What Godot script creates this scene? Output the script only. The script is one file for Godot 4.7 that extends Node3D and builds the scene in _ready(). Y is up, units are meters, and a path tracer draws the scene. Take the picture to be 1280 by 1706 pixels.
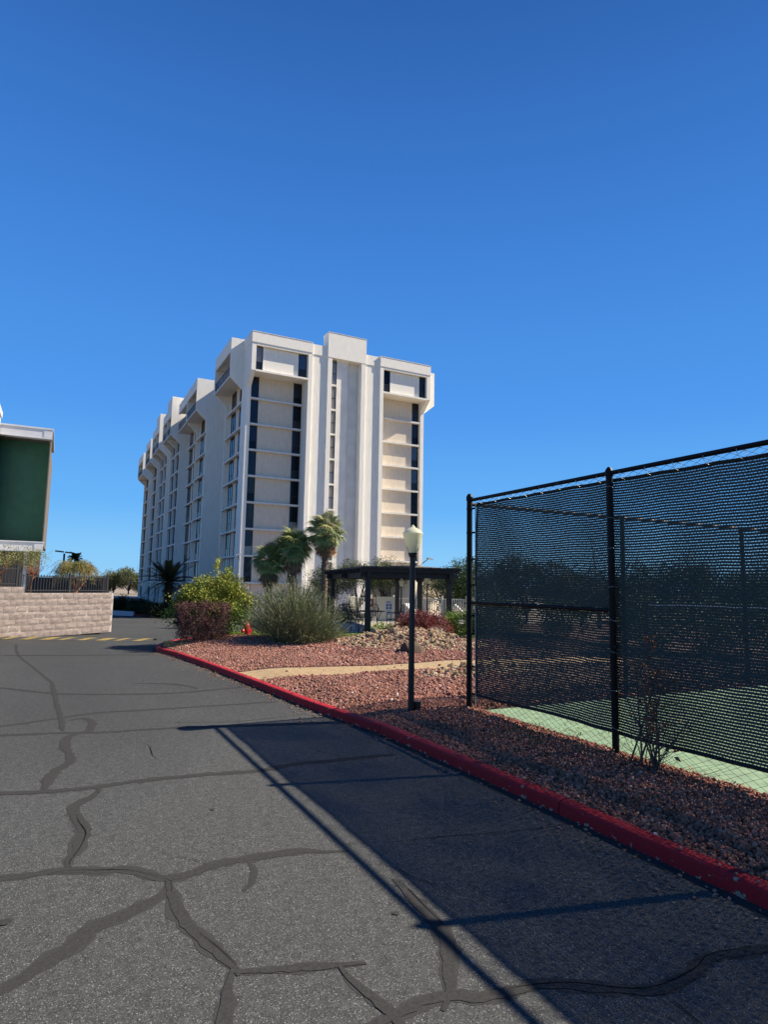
extends Node3D
# World: x to the right along the tower's front, y up, -z away along the kerb and the fence ("D" below is distance away, so z = -D).

var rng := RandomNumberGenerator.new()
var M := {}
var noise_cache := {}
var box_cache := {}

# ------------------------------------------------------------------ mesh building
class MB:
	var v := PackedVector3Array()
	var n := PackedVector3Array()
	var u := PackedVector2Array()
	var c := PackedColorArray()
	var col := Color(1, 1, 1)
	func tri(a: Vector3, b: Vector3, d: Vector3) -> void:
		var m := (d - a).cross(b - a).normalized()
		tri_n(a, b, d, m, m, m)
	func tri_n(a: Vector3, b: Vector3, d: Vector3, na: Vector3, nb: Vector3, nd: Vector3) -> void:
		if (d - a).cross(b - a).dot(na + nb + nd) < 0.0:
			var sw := b; b = d; d = sw
			sw = nb; nb = nd; nd = sw
		v.append(a); v.append(b); v.append(d)
		n.append(na); n.append(nb); n.append(nd)
		u.append(Vector2.ZERO); u.append(Vector2.ZERO); u.append(Vector2.ZERO)
		c.append(col); c.append(col); c.append(col)
	func quad(a: Vector3, b: Vector3, d: Vector3, e: Vector3) -> void:
		tri(a, b, d); tri(a, d, e)
	func quad_uv(a: Vector3, b: Vector3, d: Vector3, e: Vector3, ua: Vector2, ub: Vector2, ud: Vector2, ue: Vector2) -> void:
		var k := u.size()
		tri(a, b, d); tri(a, d, e)
		u[k] = ua; u[k + 1] = ub; u[k + 2] = ud; u[k + 3] = ua; u[k + 4] = ud; u[k + 5] = ue
	func quad_n(a: Vector3, b: Vector3, d: Vector3, e: Vector3, na: Vector3, nb: Vector3, nd: Vector3, ne: Vector3) -> void:
		tri_n(a, b, d, na, nb, nd); tri_n(a, d, e, na, nd, ne)
	func box(o: Vector3, s: Vector3, b := Basis.IDENTITY) -> void:
		var h := s * 0.5
		var p := []
		for i in 8:
			p.append(o + b * Vector3(h.x if i & 1 else -h.x, h.y if i & 2 else -h.y, h.z if i & 4 else -h.z))
		quad(p[0], p[1], p[3], p[2]); quad(p[5], p[4], p[6], p[7])
		quad(p[4], p[0], p[2], p[6]); quad(p[1], p[5], p[7], p[3])
		quad(p[2], p[3], p[7], p[6]); quad(p[4], p[5], p[1], p[0])
	func span(x0: float, x1: float, y0: float, y1: float, d0: float, d1: float) -> void:
		box(Vector3((x0 + x1) / 2, (y0 + y1) / 2, -(d0 + d1) / 2), Vector3(absf(x1 - x0), absf(y1 - y0), absf(d1 - d0)))
	# rounded box: edges along its longest axis chamfered
	func bar(a: Vector3, b: Vector3, w: float, h: float, up := Vector3.UP) -> void:
		var d := (b - a)
		var l := d.length()
		d = d / l
		var s := d.cross(up)
		if s.length() < 0.01:
			s = d.cross(Vector3.RIGHT)
		s = s.normalized()
		box((a + b) * 0.5, Vector3(w, h, l), Basis(s, s.cross(d) * -1.0 if s.cross(d).dot(up) < 0 else s.cross(d), d))
	func tube(pts: Array, radii: Array, sides := 8, cap := true) -> void:
		var rings := []
		var nrm := []
		var side := Vector3.ZERO
		for i in pts.size():
			var d: Vector3 = (pts[mini(i + 1, pts.size() - 1)] - pts[maxi(i - 1, 0)]).normalized()
			if side == Vector3.ZERO:
				side = d.cross(Vector3.UP)
				if side.length() < 0.1:
					side = d.cross(Vector3.RIGHT)
			side = (side - d * side.dot(d)).normalized()
			var o := d.cross(side)
			var ring := []
			var rn := []
			for k in sides:
				var a := TAU * k / sides
				var w := side * cos(a) + o * sin(a)
				rn.append(w)
				ring.append(pts[i] + w * float(radii[i]))
			rings.append(ring); nrm.append(rn)
		for i in pts.size() - 1:
			for k in sides:
				var j := (k + 1) % sides
				quad_n(rings[i][k], rings[i][j], rings[i + 1][j], rings[i + 1][k], nrm[i][k], nrm[i][j], nrm[i + 1][j], nrm[i + 1][k])
		if cap:
			for k in range(1, sides - 1):
				tri(rings[0][0], rings[0][k], rings[0][k + 1])
				var e: Array = rings[pts.size() - 1]
				tri(e[0], e[k + 1], e[k])
	func lathe(o: Vector3, prof: Array, sides := 20, flute := 0.0, waves := 0) -> void:
		for i in prof.size() - 1:
			var a: Vector2 = prof[i]
			var b: Vector2 = prof[i + 1]
			var t := (b - a)
			var m := Vector2(t.y, -t.x).normalized()
			for k in sides:
				var q := []
				var w := []
				for kk in [k, k + 1]:
					var g := TAU * float(kk) / sides
					var f := 1.0 + flute * cos(g * waves)
					q.append(o + Vector3(cos(g) * a.x * f, a.y, sin(g) * a.x * f))
					q.append(o + Vector3(cos(g) * b.x * f, b.y, sin(g) * b.x * f))
					w.append(Vector3(cos(g) * m.x, m.y, sin(g) * m.x))
				quad_n(q[0], q[2], q[3], q[1], w[0], w[1], w[1], w[0])
	# polygon in 2D pushed along an axis; at(p2, depth) gives the point
	func prism(poly: PackedVector2Array, ox: Vector3, oy: Vector3, oz: Vector3, o: Vector3) -> void:
		var idx := Geometry2D.triangulate_polygon(poly)
		for i in range(0, idx.size(), 3):
			var a := poly[idx[i]]; var b := poly[idx[i + 1]]; var d := poly[idx[i + 2]]
			tri(o + ox * a.x + oy * a.y, o + ox * b.x + oy * b.y, o + ox * d.x + oy * d.y)
			tri(o + oz + ox * a.x + oy * a.y, o + oz + ox * d.x + oy * d.y, o + oz + ox * b.x + oy * b.y)
		for i in poly.size():
			var a := poly[i]; var b := poly[(i + 1) % poly.size()]
			var p := o + ox * a.x + oy * a.y
			var q := o + ox * b.x + oy * b.y
			quad(p, q, q + oz, p + oz)
	func mesh() -> ArrayMesh:
		var arr := []
		arr.resize(Mesh.ARRAY_MAX)
		arr[Mesh.ARRAY_VERTEX] = v
		arr[Mesh.ARRAY_NORMAL] = n
		arr[Mesh.ARRAY_TEX_UV] = u
		arr[Mesh.ARRAY_COLOR] = c
		var m := ArrayMesh.new()
		m.add_surface_from_arrays(Mesh.PRIMITIVE_TRIANGLES, arr)
		return m

# ------------------------------------------------------------------ objects
func P(x: float, y: float, d: float) -> Vector3:
	return Vector3(x, y, -d)

func tag(o: Node, label: String, category: String, group := "", kind := "") -> void:
	if label: o.set_meta("label", label)
	if category: o.set_meta("category", category)
	if group: o.set_meta("group", group)
	if kind: o.set_meta("kind", kind)

var used := {}
func numbered(called: String) -> String:
	if not used.has(called):
		used[called] = 0
		return called
	used[called] += 1
	return "%s_%03d" % [called, used[called]]

func thing(called: String, label: String, category: String, at := Vector3.ZERO, turn := 0.0, group := "") -> Node3D:
	var o := Node3D.new()
	o.name = numbered(called)
	add_child(o)
	o.position = at
	o.rotation.y = turn
	tag(o, label, category, group)
	return o

func part(parent: Node3D, called: String, mesh: Mesh, mat: Material, at := Vector3.ZERO, turn := 0.0) -> MeshInstance3D:
	var o := MeshInstance3D.new()
	o.name = called
	o.mesh = mesh
	o.material_override = mat
	o.position = at
	o.rotation.y = turn
	parent.add_child(o, true)
	return o

func solo(called: String, mesh: Mesh, mat: Material, label: String, category: String, group := "", at := Vector3.ZERO, turn := 0.0) -> MeshInstance3D:
	var o := part(self, numbered(called), mesh, mat, at, turn)
	tag(o, label, category, group)
	return o

func structure(called: String, mesh: Mesh, mat: Material) -> MeshInstance3D:
	var o := part(self, called, mesh, mat)
	o.set_meta("kind", "structure")
	return o

func copy(o: Node3D, at: Vector3, turn: float, label: String) -> Node3D:
	var r: Node3D = o.duplicate()
	var stem := String(o.name)
	if stem.length() > 4 and stem[stem.length() - 4] == "_" and stem.substr(stem.length() - 3).is_valid_int():
		stem = stem.substr(0, stem.length() - 4)
	r.name = numbered(stem)
	add_child(r)
	r.position = at
	r.rotation.y = turn
	r.set_meta("label", label)
	return r

func scatter(parent: Node3D, called: String, mesh: Mesh, mat: Material, where: Array, cols: PackedColorArray, stuff := true) -> MultiMeshInstance3D:
	var mm := MultiMesh.new()
	mm.transform_format = MultiMesh.TRANSFORM_3D
	mm.use_colors = true
	mm.mesh = mesh
	mm.instance_count = where.size()
	for i in where.size():
		mm.set_instance_transform(i, where[i])
		mm.set_instance_color(i, cols[i])
	var o := MultiMeshInstance3D.new()
	o.name = called
	o.multimesh = mm
	o.material_override = mat
	parent.add_child(o, true)
	if stuff: o.set_meta("kind", "stuff")
	return o

# a box given by its spans in world metres, as a part of root
func bx(root: Node3D, called: String, x0: float, x1: float, y0: float, y1: float, d0: float, d1: float, mat: Material, parent: Node3D = null) -> MeshInstance3D:
	var s := Vector3(absf(x1 - x0), absf(y1 - y0), absf(d1 - d0)).snapped(Vector3.ONE * 0.001)
	if not box_cache.has(s):
		var b := BoxMesh.new()
		b.size = s
		box_cache[s] = b
	var c := P((x0 + x1) / 2, (y0 + y1) / 2, (d0 + d1) / 2)
	return part(parent if parent else root, called, box_cache[s], mat, c - (parent.position if parent else Vector3.ZERO) - root.position)

# ------------------------------------------------------------------ materials
func lin(r: float, g: float, b: float) -> Color:
	return Color(r, g, b).linear_to_srgb()

func noise_tex(key: String, freq: float, lo: float, hi: float, octaves := 4, cell := false, size := 512) -> NoiseTexture2D:
	if noise_cache.has(key):
		return noise_cache[key]
	var f := FastNoiseLite.new()
	f.seed = key.hash() % 10000
	f.frequency = freq
	f.noise_type = FastNoiseLite.TYPE_CELLULAR if cell else FastNoiseLite.TYPE_SIMPLEX_SMOOTH
	f.fractal_octaves = octaves
	var t := NoiseTexture2D.new()
	t.width = size; t.height = size
	t.seamless = true
	t.noise = f
	var g := Gradient.new()
	g.set_color(0, Color(lo, lo, lo)); g.set_color(1, Color(hi, hi, hi))
	t.color_ramp = g
	noise_cache[key] = t
	return t

func mat(r: float, g: float, b: float, rough := 0.85, spec := 0.5) -> StandardMaterial3D:
	var m := StandardMaterial3D.new()
	m.albedo_color = lin(r, g, b)
	m.roughness = rough
	m.metallic_specular = spec
	return m

# world-mapped grain: tone texture and relief
func grained(m: StandardMaterial3D, key: String, freq: float, lo: float, hi: float, metres: float, bump_cm := 0.0, bump_key := "", bump_freq := 0.1, world := true) -> StandardMaterial3D:
	m.albedo_texture = noise_tex(key, freq, lo, hi)
	m.uv1_triplanar = true
	m.uv1_world_triplanar = world
	m.uv1_scale = Vector3.ONE / metres
	if bump_cm > 0.0:
		m.heightmap_enabled = true
		m.heightmap_texture = noise_tex(bump_key, bump_freq, 0.0, 1.0)
		m.heightmap_scale = bump_cm
	return m

func leafy(back: float, rough := 0.55) -> StandardMaterial3D:
	var m := StandardMaterial3D.new()
	m.vertex_color_use_as_albedo = true
	m.roughness = rough
	m.metallic_specular = 0.35
	m.cull_mode = BaseMaterial3D.CULL_DISABLED
	if back > 0.0:
		m.backlight_enabled = true
		m.backlight = Color(back, back, back)
	return m

func asphalt_image() -> ImageTexture:
	var s := 1024
	var f := FastNoiseLite.new()
	f.seed = 7; f.frequency = 0.02; f.fractal_octaves = 3
	var im := f.get_seamless_image(s, s)
	im.convert(Image.FORMAT_L8)
	var d := im.get_data()
	var r := RandomNumberGenerator.new()
	r.seed = 99
	var o := PackedByteArray()
	o.resize(s * s)
	for i in s * s:
		o[i] = clampi(88 + int((float(d[i]) - 128.0) * 0.10) + r.randi_range(-16, 16), 0, 255)
	for k in 70000:
		var x := r.randi_range(0, s - 1)
		var y := r.randi_range(0, s - 1)
		var w := r.randi_range(1, 3)
		var h := r.randi_range(1, 3)
		var t := r.randf()
		var g := int(lerpf(112.0, 190.0, t * t)) if r.randf() < 0.62 else r.randi_range(40, 66)
		for yy in h:
			for xx in w:
				o[((y + yy) % s) * s + (x + xx) % s] = g
	return ImageTexture.create_from_image(Image.create_from_data(s, s, false, Image.FORMAT_L8, o))

func kerb_image() -> ImageTexture:
	var w := 1024
	var h := 192
	var f := FastNoiseLite.new()
	f.seed = 21; f.frequency = 0.018; f.fractal_octaves = 5; f.fractal_gain = 0.6
	var f2 := FastNoiseLite.new()
	f2.seed = 5; f2.frequency = 0.006; f2.fractal_octaves = 2
	var im := Image.create(w, h, false, Image.FORMAT_RGB8)
	for y in h:
		var v := float(y) / h          # 0 at the foot of the face, 1 at the back of the top
		for x in w:
			var k := f.get_noise_2d(x, y * 1.3)
			var low := f2.get_noise_2d(x, 0.0)
			var edge := 0.56 - clampf(0.34 - v, 0.0, 0.34) * 2.0 - low * 0.3 + (0.14 if v > 0.55 else 0.0)
			var t := 0.86 + 0.14 * f.get_noise_2d(x * 3 + 500, y * 3)
			var fade := clampf(0.45 + 0.9 * f.get_noise_2d(x * 0.5 + 300, y * 0.7), 0.0, 1.0) * (0.35 if v > 0.5 else 0.12)
			var cc := Color(0.72 * t, 0.075 * t, 0.125 * t).lerp(Color(0.62, 0.26, 0.27), fade)
			if k > edge:
				var g := 0.58 + 0.2 * f.get_noise_2d(x * 2, y * 2 + 900)
				cc = Color(g, g * 0.93, g * 0.8)
			elif k > edge - 0.05:
				cc = cc.darkened(0.25)
			if v < 0.05 + 0.02 * low:
				cc = cc.lerp(Color(0.12, 0.11, 0.11), 0.75)
			im.set_pixel(x, y, cc)
	return ImageTexture.create_from_image(im)

func make_materials() -> void:
	var a := StandardMaterial3D.new()
	a.albedo_texture = asphalt_image()
	a.albedo_color = lin(0.475, 0.492, 0.484)
	a.vertex_color_use_as_albedo = true
	a.uv1_triplanar = true; a.uv1_world_triplanar = true
	a.uv1_scale = Vector3.ONE / 1.9
	a.roughness = 0.9
	a.metallic_specular = 0.35
	a.heightmap_enabled = true
	a.heightmap_texture = a.albedo_texture
	a.heightmap_scale = 0.35
	M.asphalt = a
	M.seal = grained(mat(0.047, 0.0468, 0.046, 0.95, 0.2), "seal", 0.06, 0.80, 1.0, 0.9, 0.12, "sealb", 0.2)
	M.seal_edge = grained(mat(0.052, 0.0525, 0.052, 0.95, 0.2), "seal", 0.06, 0.80, 1.0, 0.5, 0.15, "sealb", 0.2)
	M.crack = mat(0.008, 0.008, 0.009, 0.95, 0.2)
	var k := StandardMaterial3D.new()
	k.albedo_texture = kerb_image()
	k.roughness = 0.75
	k.albedo_color = lin(0.95, 0.95, 0.95)
	k.metallic_specular = 0.4
	M.kerb = k
	M.soil = grained(mat(0.17, 0.085, 0.06, 0.95), "soil", 0.04, 0.5, 1.0, 1.4, 1.2, "soilb", 0.1)
	M.sand = grained(mat(0.40, 0.28, 0.145, 0.95), "sand", 0.02, 0.78, 1.0, 1.7, 0.5, "sandb", 0.2)
	M.dirt = grained(mat(0.36, 0.295, 0.22, 0.95), "dirt", 0.015, 0.6, 1.0, 9.0, 2.0, "dirtb", 0.05)
	M.court = grained(mat(0.185, 0.29, 0.17, 0.8), "court", 0.02, 0.80, 1.0, 3.0, 0.1, "courtb", 0.3)
	M.concrete = grained(mat(0.42, 0.39, 0.345, 0.9), "conc", 0.02, 0.75, 1.0, 2.0, 0.3, "concb", 0.1)
	M.lawn = grained(mat(0.16, 0.24, 0.035, 0.95), "lawn", 0.05, 0.5, 1.0, 0.8)
	M.yellow = grained(mat(0.42, 0.30, 0.075, 0.85), "yel", 0.03, 0.55, 1.0, 0.9)
	M.white_stucco = grained(mat(0.88, 0.835, 0.735, 0.92), "stucco", 0.02, 0.93, 1.0, 7.0, 0.4, "stuccob", 0.12)
	M.shade_stucco = grained(mat(0.86, 0.815, 0.72, 0.92), "stucco2", 0.006, 0.90, 1.0, 8.0, 0.4, "stuccob2", 0.12)
	M.beige = grained(mat(0.70, 0.60, 0.47, 0.92), "beige", 0.014, 0.94, 1.0, 6.0, 0.4, "beigeb", 0.12)
	M.ledge = grained(mat(0.80, 0.77, 0.71, 0.9), "ledge", 0.02, 0.84, 1.0, 3.0)
	M.white_stucco.uv1_scale = Vector3(0.42, 0.045, 0.42)
	M.beige.uv1_scale = Vector3(0.3, 0.12, 0.3)
	M.black_frame = mat(0.012, 0.013, 0.016, 0.4)
	M.pane = []
	for s in [Vector3(0.028, 0.032, 0.040), Vector3(0.012, 0.013, 0.017), Vector3(0.075, 0.09, 0.115), Vector3(0.045, 0.038, 0.035)]:
		var g := mat(s.x, s.y, s.z, 0.06, 0.35)
		g.metallic = 0.6
		M.pane.append(g)
	M.curtain = mat(0.17, 0.155, 0.135, 0.3, 0.6)
	M.pane.append(mat(0.13, 0.125, 0.12, 0.12, 0.7))
	M.dark_void = mat(0.02, 0.02, 0.022, 0.9)
	M.brown_stain = grained(mat(0.022, 0.017, 0.016, 0.65), "stain", 0.05, 0.6, 1.0, 0.7, 0.1, "stainb", 0.1)
	M.black_paint = mat(0.010, 0.010, 0.011, 0.42)
	M.fence_black = grained(mat(0.006, 0.006, 0.007, 0.5, 0.3), "fb", 0.08, 0.65, 1.0, 0.4)
	M.wire = mat(0.016, 0.018, 0.018, 0.5)
	M.galv = mat(0.45, 0.46, 0.47, 0.35)
	M.galv.metallic = 0.6
	var sc := mat(0.062, 0.076, 0.068, 0.8, 0.3)
	sc.cull_mode = BaseMaterial3D.CULL_DISABLED
	M.screen = sc
	M.hem = mat(0.010, 0.011, 0.011, 0.75)
	M.iron = mat(0.014, 0.014, 0.015, 0.5)
	M.cream_metal = mat(0.74, 0.69, 0.52, 0.5)
	M.cmu = []
	for t in [0.95, 0.98, 1.02, 1.05]:
		M.cmu.append(grained(mat(0.49 * t, 0.40 * t, 0.36 * t, 0.95), "cmu", 0.16, 0.42, 1.0, 1.6, 2.5, "cmub", 0.2))
	M.mortar = grained(mat(0.52, 0.46, 0.41, 0.95), "mortar", 0.05, 0.7, 1.0, 1.0)
	M.brown_wall = grained(mat(0.065, 0.05, 0.045, 0.9), "bw", 0.05, 0.6, 1.0, 1.5)
	M.green_panel = grained(mat(0.022, 0.125, 0.072, 0.6), "gp", 0.01, 0.9, 1.0, 4.0)
	M.white_metal = grained(mat(0.58, 0.59, 0.62, 0.5), "wm", 0.01, 0.93, 1.0, 5.0)
	M.taupe = grained(mat(0.15, 0.13, 0.115, 0.9), "taupe", 0.03, 0.75, 1.0, 2.0)
	M.red = mat(0.62, 0.012, 0.02, 0.35)
	M.sign_white = mat(0.58, 0.58, 0.56, 0.5)
	M.sign_blue = mat(0.05, 0.12, 0.34, 0.5)
	M.sign_red = mat(0.36, 0.05, 0.035, 0.5)
	var gl := mat(0.66, 0.65, 0.50, 0.3, 0.5)
	gl.backlight_enabled = true
	gl.backlight = Color(0.75, 0.75, 0.6)
	gl.cull_mode = BaseMaterial3D.CULL_DISABLED
	gl.clearcoat_enabled = true
	gl.clearcoat = 0.5
	gl.clearcoat_roughness = 0.15
	gl.transparency = BaseMaterial3D.TRANSPARENCY_ALPHA
	gl.albedo_color.a = 0.86
	M.globe = gl
	var gl2: StandardMaterial3D = gl.duplicate()
	gl2.albedo_color = lin(0.7, 0.7, 0.68)
	M.globe_white = gl2
	M.bark = grained(mat(0.12, 0.085, 0.06, 0.95), "bark", 0.06, 0.45, 1.0, 0.5, 1.2, "barkb", 0.1)
	M.palm_bark = grained(mat(0.30, 0.215, 0.15, 0.95), "pbark", 0.06, 0.5, 1.0, 0.6, 1.5, "pbarkb", 0.12)
	M.rust_stem = mat(0.30, 0.10, 0.035, 0.85)
	M.twig = mat(0.085, 0.062, 0.05, 0.9)
	M.leaf = leafy(0.5)
	M.leaf_dry = leafy(0.2, 0.8)
	M.blade = leafy(0.3, 0.7)
	M.stone = leafy(0.0, 0.92)
	M.stone.cull_mode = BaseMaterial3D.CULL_BACK
	M.stone_tex = []
	for s in [Vector3(0.42, 0.29, 0.15), Vector3(0.50, 0.37, 0.21), Vector3(0.32, 0.21, 0.11), Vector3(0.45, 0.35, 0.23), Vector3(0.25, 0.17, 0.10)]:
		M.stone_tex.append(grained(mat(s.x, s.y, s.z, 0.95), "rock", 0.05, 0.5, 1.0, 0.6, 1.0, "rockb", 0.1))
	M.slab_roof = mat(0.55, 0.53, 0.50, 0.8)
	M.awning = mat(0.10, 0.02, 0.022, 0.8)

func _ready() -> void:
	# ---- camera
	var cam := Camera3D.new()
	cam.name = "camera"
	add_child(cam)
	var yaw := 0.47214
	var pitch := 0.11732
	var roll := 0.01731
	var fwd := Vector3(sin(yaw) * cos(pitch), sin(pitch), -cos(yaw) * cos(pitch))
	var right := Vector3(cos(yaw), 0.0, sin(yaw))
	var up := right.cross(fwd)
	cam.transform = Transform3D(Basis(right * cos(roll) + up * sin(roll), up * cos(roll) - right * sin(roll), -fwd), Vector3(0, 1.75, 0))
	cam.fov = 77.86
	cam.near = 0.05
	cam.far = 4000.0
	cam.current = true
	# ---- sky, exposure
	var env := Environment.new()
	env.background_mode = Environment.BG_SKY
	var sky := Sky.new()
	var exposure := 2.1
	# clear desert sky: deep blue overhead, paler towards the horizon, the same all round
	var stops := [[-90.0, Color8(92, 84, 74)], [-1.5, Color8(150, 146, 138)], [0.0, Color8(150, 207, 249)], [2.5, Color8(138, 203, 250)], [6.7, Color8(106, 181, 249)], [14.9, Color8(82, 155, 238)], [25.0, Color8(70, 138, 222)], [34.0, Color8(60, 121, 204)], [46.0, Color8(47, 99, 174)], [90.0, Color8(32, 72, 138)]]
	var im := Image.create(256, 512, false, Image.FORMAT_RGBF)
	for y in 512:
		var e := 90.0 - 180.0 * (y + 0.5) / 512.0
		var c := Color(0, 0, 0)
		for i in stops.size() - 1:
			if e >= stops[i][0] and e <= stops[i + 1][0]:
				var ca: Color = stops[i][1].srgb_to_linear()
				var cb: Color = stops[i + 1][1].srgb_to_linear()
				c = ca.lerp(cb, (e - stops[i][0]) / (stops[i + 1][0] - stops[i][0]))
		im.fill_rect(Rect2i(0, y, 256, 1), Color(c.r / exposure, c.g / exposure, c.b / exposure))
	var ps := PanoramaSkyMaterial.new()
	ps.panorama = ImageTexture.create_from_image(im)
	sky.sky_material = ps
	env.sky = sky
	env.tonemap_mode = Environment.TONE_MAPPER_LINEAR
	env.tonemap_exposure = exposure
	env.sdfgi_enabled = true
	env.ssao_enabled = true
	env.ssil_enabled = true
	var we := WorldEnvironment.new()
	we.name = "world_environment"
	we.environment = env
	add_child(we)
	# ---- sun: from the right, a little behind the camera's side of the tower's front
	var sun := DirectionalLight3D.new()
	sun.name = "sun"
	add_child(sun)
	var el := deg_to_rad(41.5)
	var az := deg_to_rad(13.5)
	sun.look_at_from_position(Vector3.ZERO, Vector3(-cos(az) * cos(el), -sin(el), -sin(az) * cos(el)))
	sun.light_energy = 1.6
	sun.light_color = Color(1.0, 0.95, 0.87)
	sun.light_angular_distance = 0.5
	sun.shadow_enabled = true
	# ---- the place
	make_materials()
	build_ground()
	build_tower()
	build_left_buildings()
	build_retaining_wall()
	build_gravel()
	build_fences()
	build_street_furniture()
	build_rocks()
	build_plants()

# ------------------------------------------------------------------ the lie of the land
const KD := [-12.0, -6.0, 2.3, 5.0, 7.0, 7.9, 9.0, 10.5, 12.4, 14.35, 16.2, 17.2, 18.2, 19.4, 20.6, 22.0, 24.0, 27.0]
const KX := [3.70, 3.68, 3.65, 3.62, 3.57, 3.44, 3.31, 3.19, 3.03, 2.85, 2.62, 2.42, 2.44, 2.9, 4.0, 6.0, 8.0, 8.6]

func kerb_x(d: float) -> float:
	if d <= KD[0]: return KX[0]
	for i in KD.size() - 1:
		if d <= KD[i + 1]:
			var t: float = (d - KD[i]) / (KD[i + 1] - KD[i])
			return lerpf(KX[i], KX[i + 1], t)
	return KX[KX.size() - 1]

func ground_y(d: float) -> float:
	var t := clampf((d - 22.0) / 40.0, 0.0, 1.0)
	return -1.75 * (t * 0.75 + 0.25 * t * t * (3.0 - 2.0 * t))

var bump_noise := FastNoiseLite.new()

func bed_y(x: float, d: float) -> float:
	var y := 0.065 + 0.065 * smoothstep(0.0, 0.9, x - kerb_x(d))
	y += 0.02 * bump_noise.get_noise_2d(x * 14.0, d * 14.0)
	y += 0.20 * exp(-(pow((x - 4.6) / 1.7, 2.0) + pow((d - 17.6) / 1.3, 2.0)))
	y += 0.42 * exp(-(pow((x - 8.9) / 1.75, 2.0) + pow((d - 15.9) / 1.35, 2.0)))
	y += 0.14 * exp(-(pow((x - 7.3) / 0.9, 2.0) + pow((d - 10.1) / 0.55, 2.0)))
	if d > 21.0:
		y += ground_y(d)
	return y

func path_mid(x: float) -> float:
	return 11.75 - 0.05 * (x - 3.2) + 0.12 * sin(x * 0.9)

func path_half(x: float) -> float:
	return 0.62 + 0.10 * sin(x * 1.7 + 0.6)

func on_path(x: float, d: float) -> bool:
	return absf(d - path_mid(x)) < path_half(x) * 0.92

func on_lawn(x: float, d: float) -> bool:
	return d > 18.6 + 0.5 * sin(x * 1.3) + (0.0 if x < 10.5 else -1.5) and x < 16.0 and d < 22.5

func in_court(x: float, d: float) -> bool:
	return x > 5.2 and d < 7.3

func sheet(name_: String, m: Material, x0: float, x1: float, d0: float, d1: float, nx: int, nd: int, h: Callable, tone: Callable) -> MeshInstance3D:
	var b := MB.new()
	var g := []
	for i in nx + 1:
		var row := []
		for j in nd + 1:
			var x := lerpf(x0, x1, float(i) / nx)
			var d := lerpf(d0, d1, float(j) / nd)
			row.append([P(x, h.call(x, d), d), tone.call(x, d)])
		g.append(row)
	for i in nx:
		for j in nd:
			var k := b.v.size()
			var q := [g[i][j], g[i + 1][j], g[i + 1][j + 1], g[i][j + 1]]
			b.quad(q[0][0], q[3][0], q[2][0], q[1][0])
			var o := [0, 3, 2, 0, 2, 1]
			for e in 6:
				b.c[k + e] = q[o[e]][1]
				b.n[k + e] = Vector3.UP
	return structure(name_, b.mesh(), m)

func ribbon(b: MB, pts: Array, w: float, y: float, seed_: int, ragged := 0.25) -> void:
	var r := RandomNumberGenerator.new()
	r.seed = seed_
	# refine
	var fine := []
	for i in pts.size() - 1:
		var a: Vector2 = pts[i]
		var e: Vector2 = pts[i + 1]
		var p0: Vector2 = pts[maxi(i - 1, 0)]
		var p3: Vector2 = pts[mini(i + 2, pts.size() - 1)]
		var n := maxi(2, int(a.distance_to(e) / 0.045))
		for k in n:
			fine.append(a.cubic_interpolate(e, p0, p3, float(k) / n))
	fine.append(pts[pts.size() - 1])
	var l := []
	var rr := []
	var nz := FastNoiseLite.new()
	nz.seed = seed_
	nz.frequency = 1.0
	for i in fine.size():
		var t: Vector2 = (fine[mini(i + 1, fine.size() - 1)] - fine[maxi(i - 1, 0)]).normalized()
		var sd := Vector2(-t.y, t.x)
		var o := []
		for e in 2:
			var q := i * 0.045 + e * 61.0
			o.append(w * 0.5 * (1.0 + ragged * 1.7 * nz.get_noise_1d(q * 3.0) + ragged * 1.4 * nz.get_noise_1d(q * 16.0) + r.randf_range(-0.22, 0.22)))
		var taper := minf(1.0, 0.25 + minf(i, fine.size() - 1 - i) * 0.12)
		l.append(fine[i] + sd * float(o[0]) * taper)
		rr.append(fine[i] - sd * float(o[1]) * taper)
	for i in fine.size() - 1:
		b.quad(P(l[i].x, y, l[i].y), P(rr[i].x, y, rr[i].y), P(rr[i + 1].x, y, rr[i + 1].y), P(l[i + 1].x, y, l[i + 1].y))

func v2s(a: Array) -> Array:
	var o := []
	for i in range(0, a.size(), 2):
		o.append(Vector2(a[i], a[i + 1]))
	return o

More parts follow.
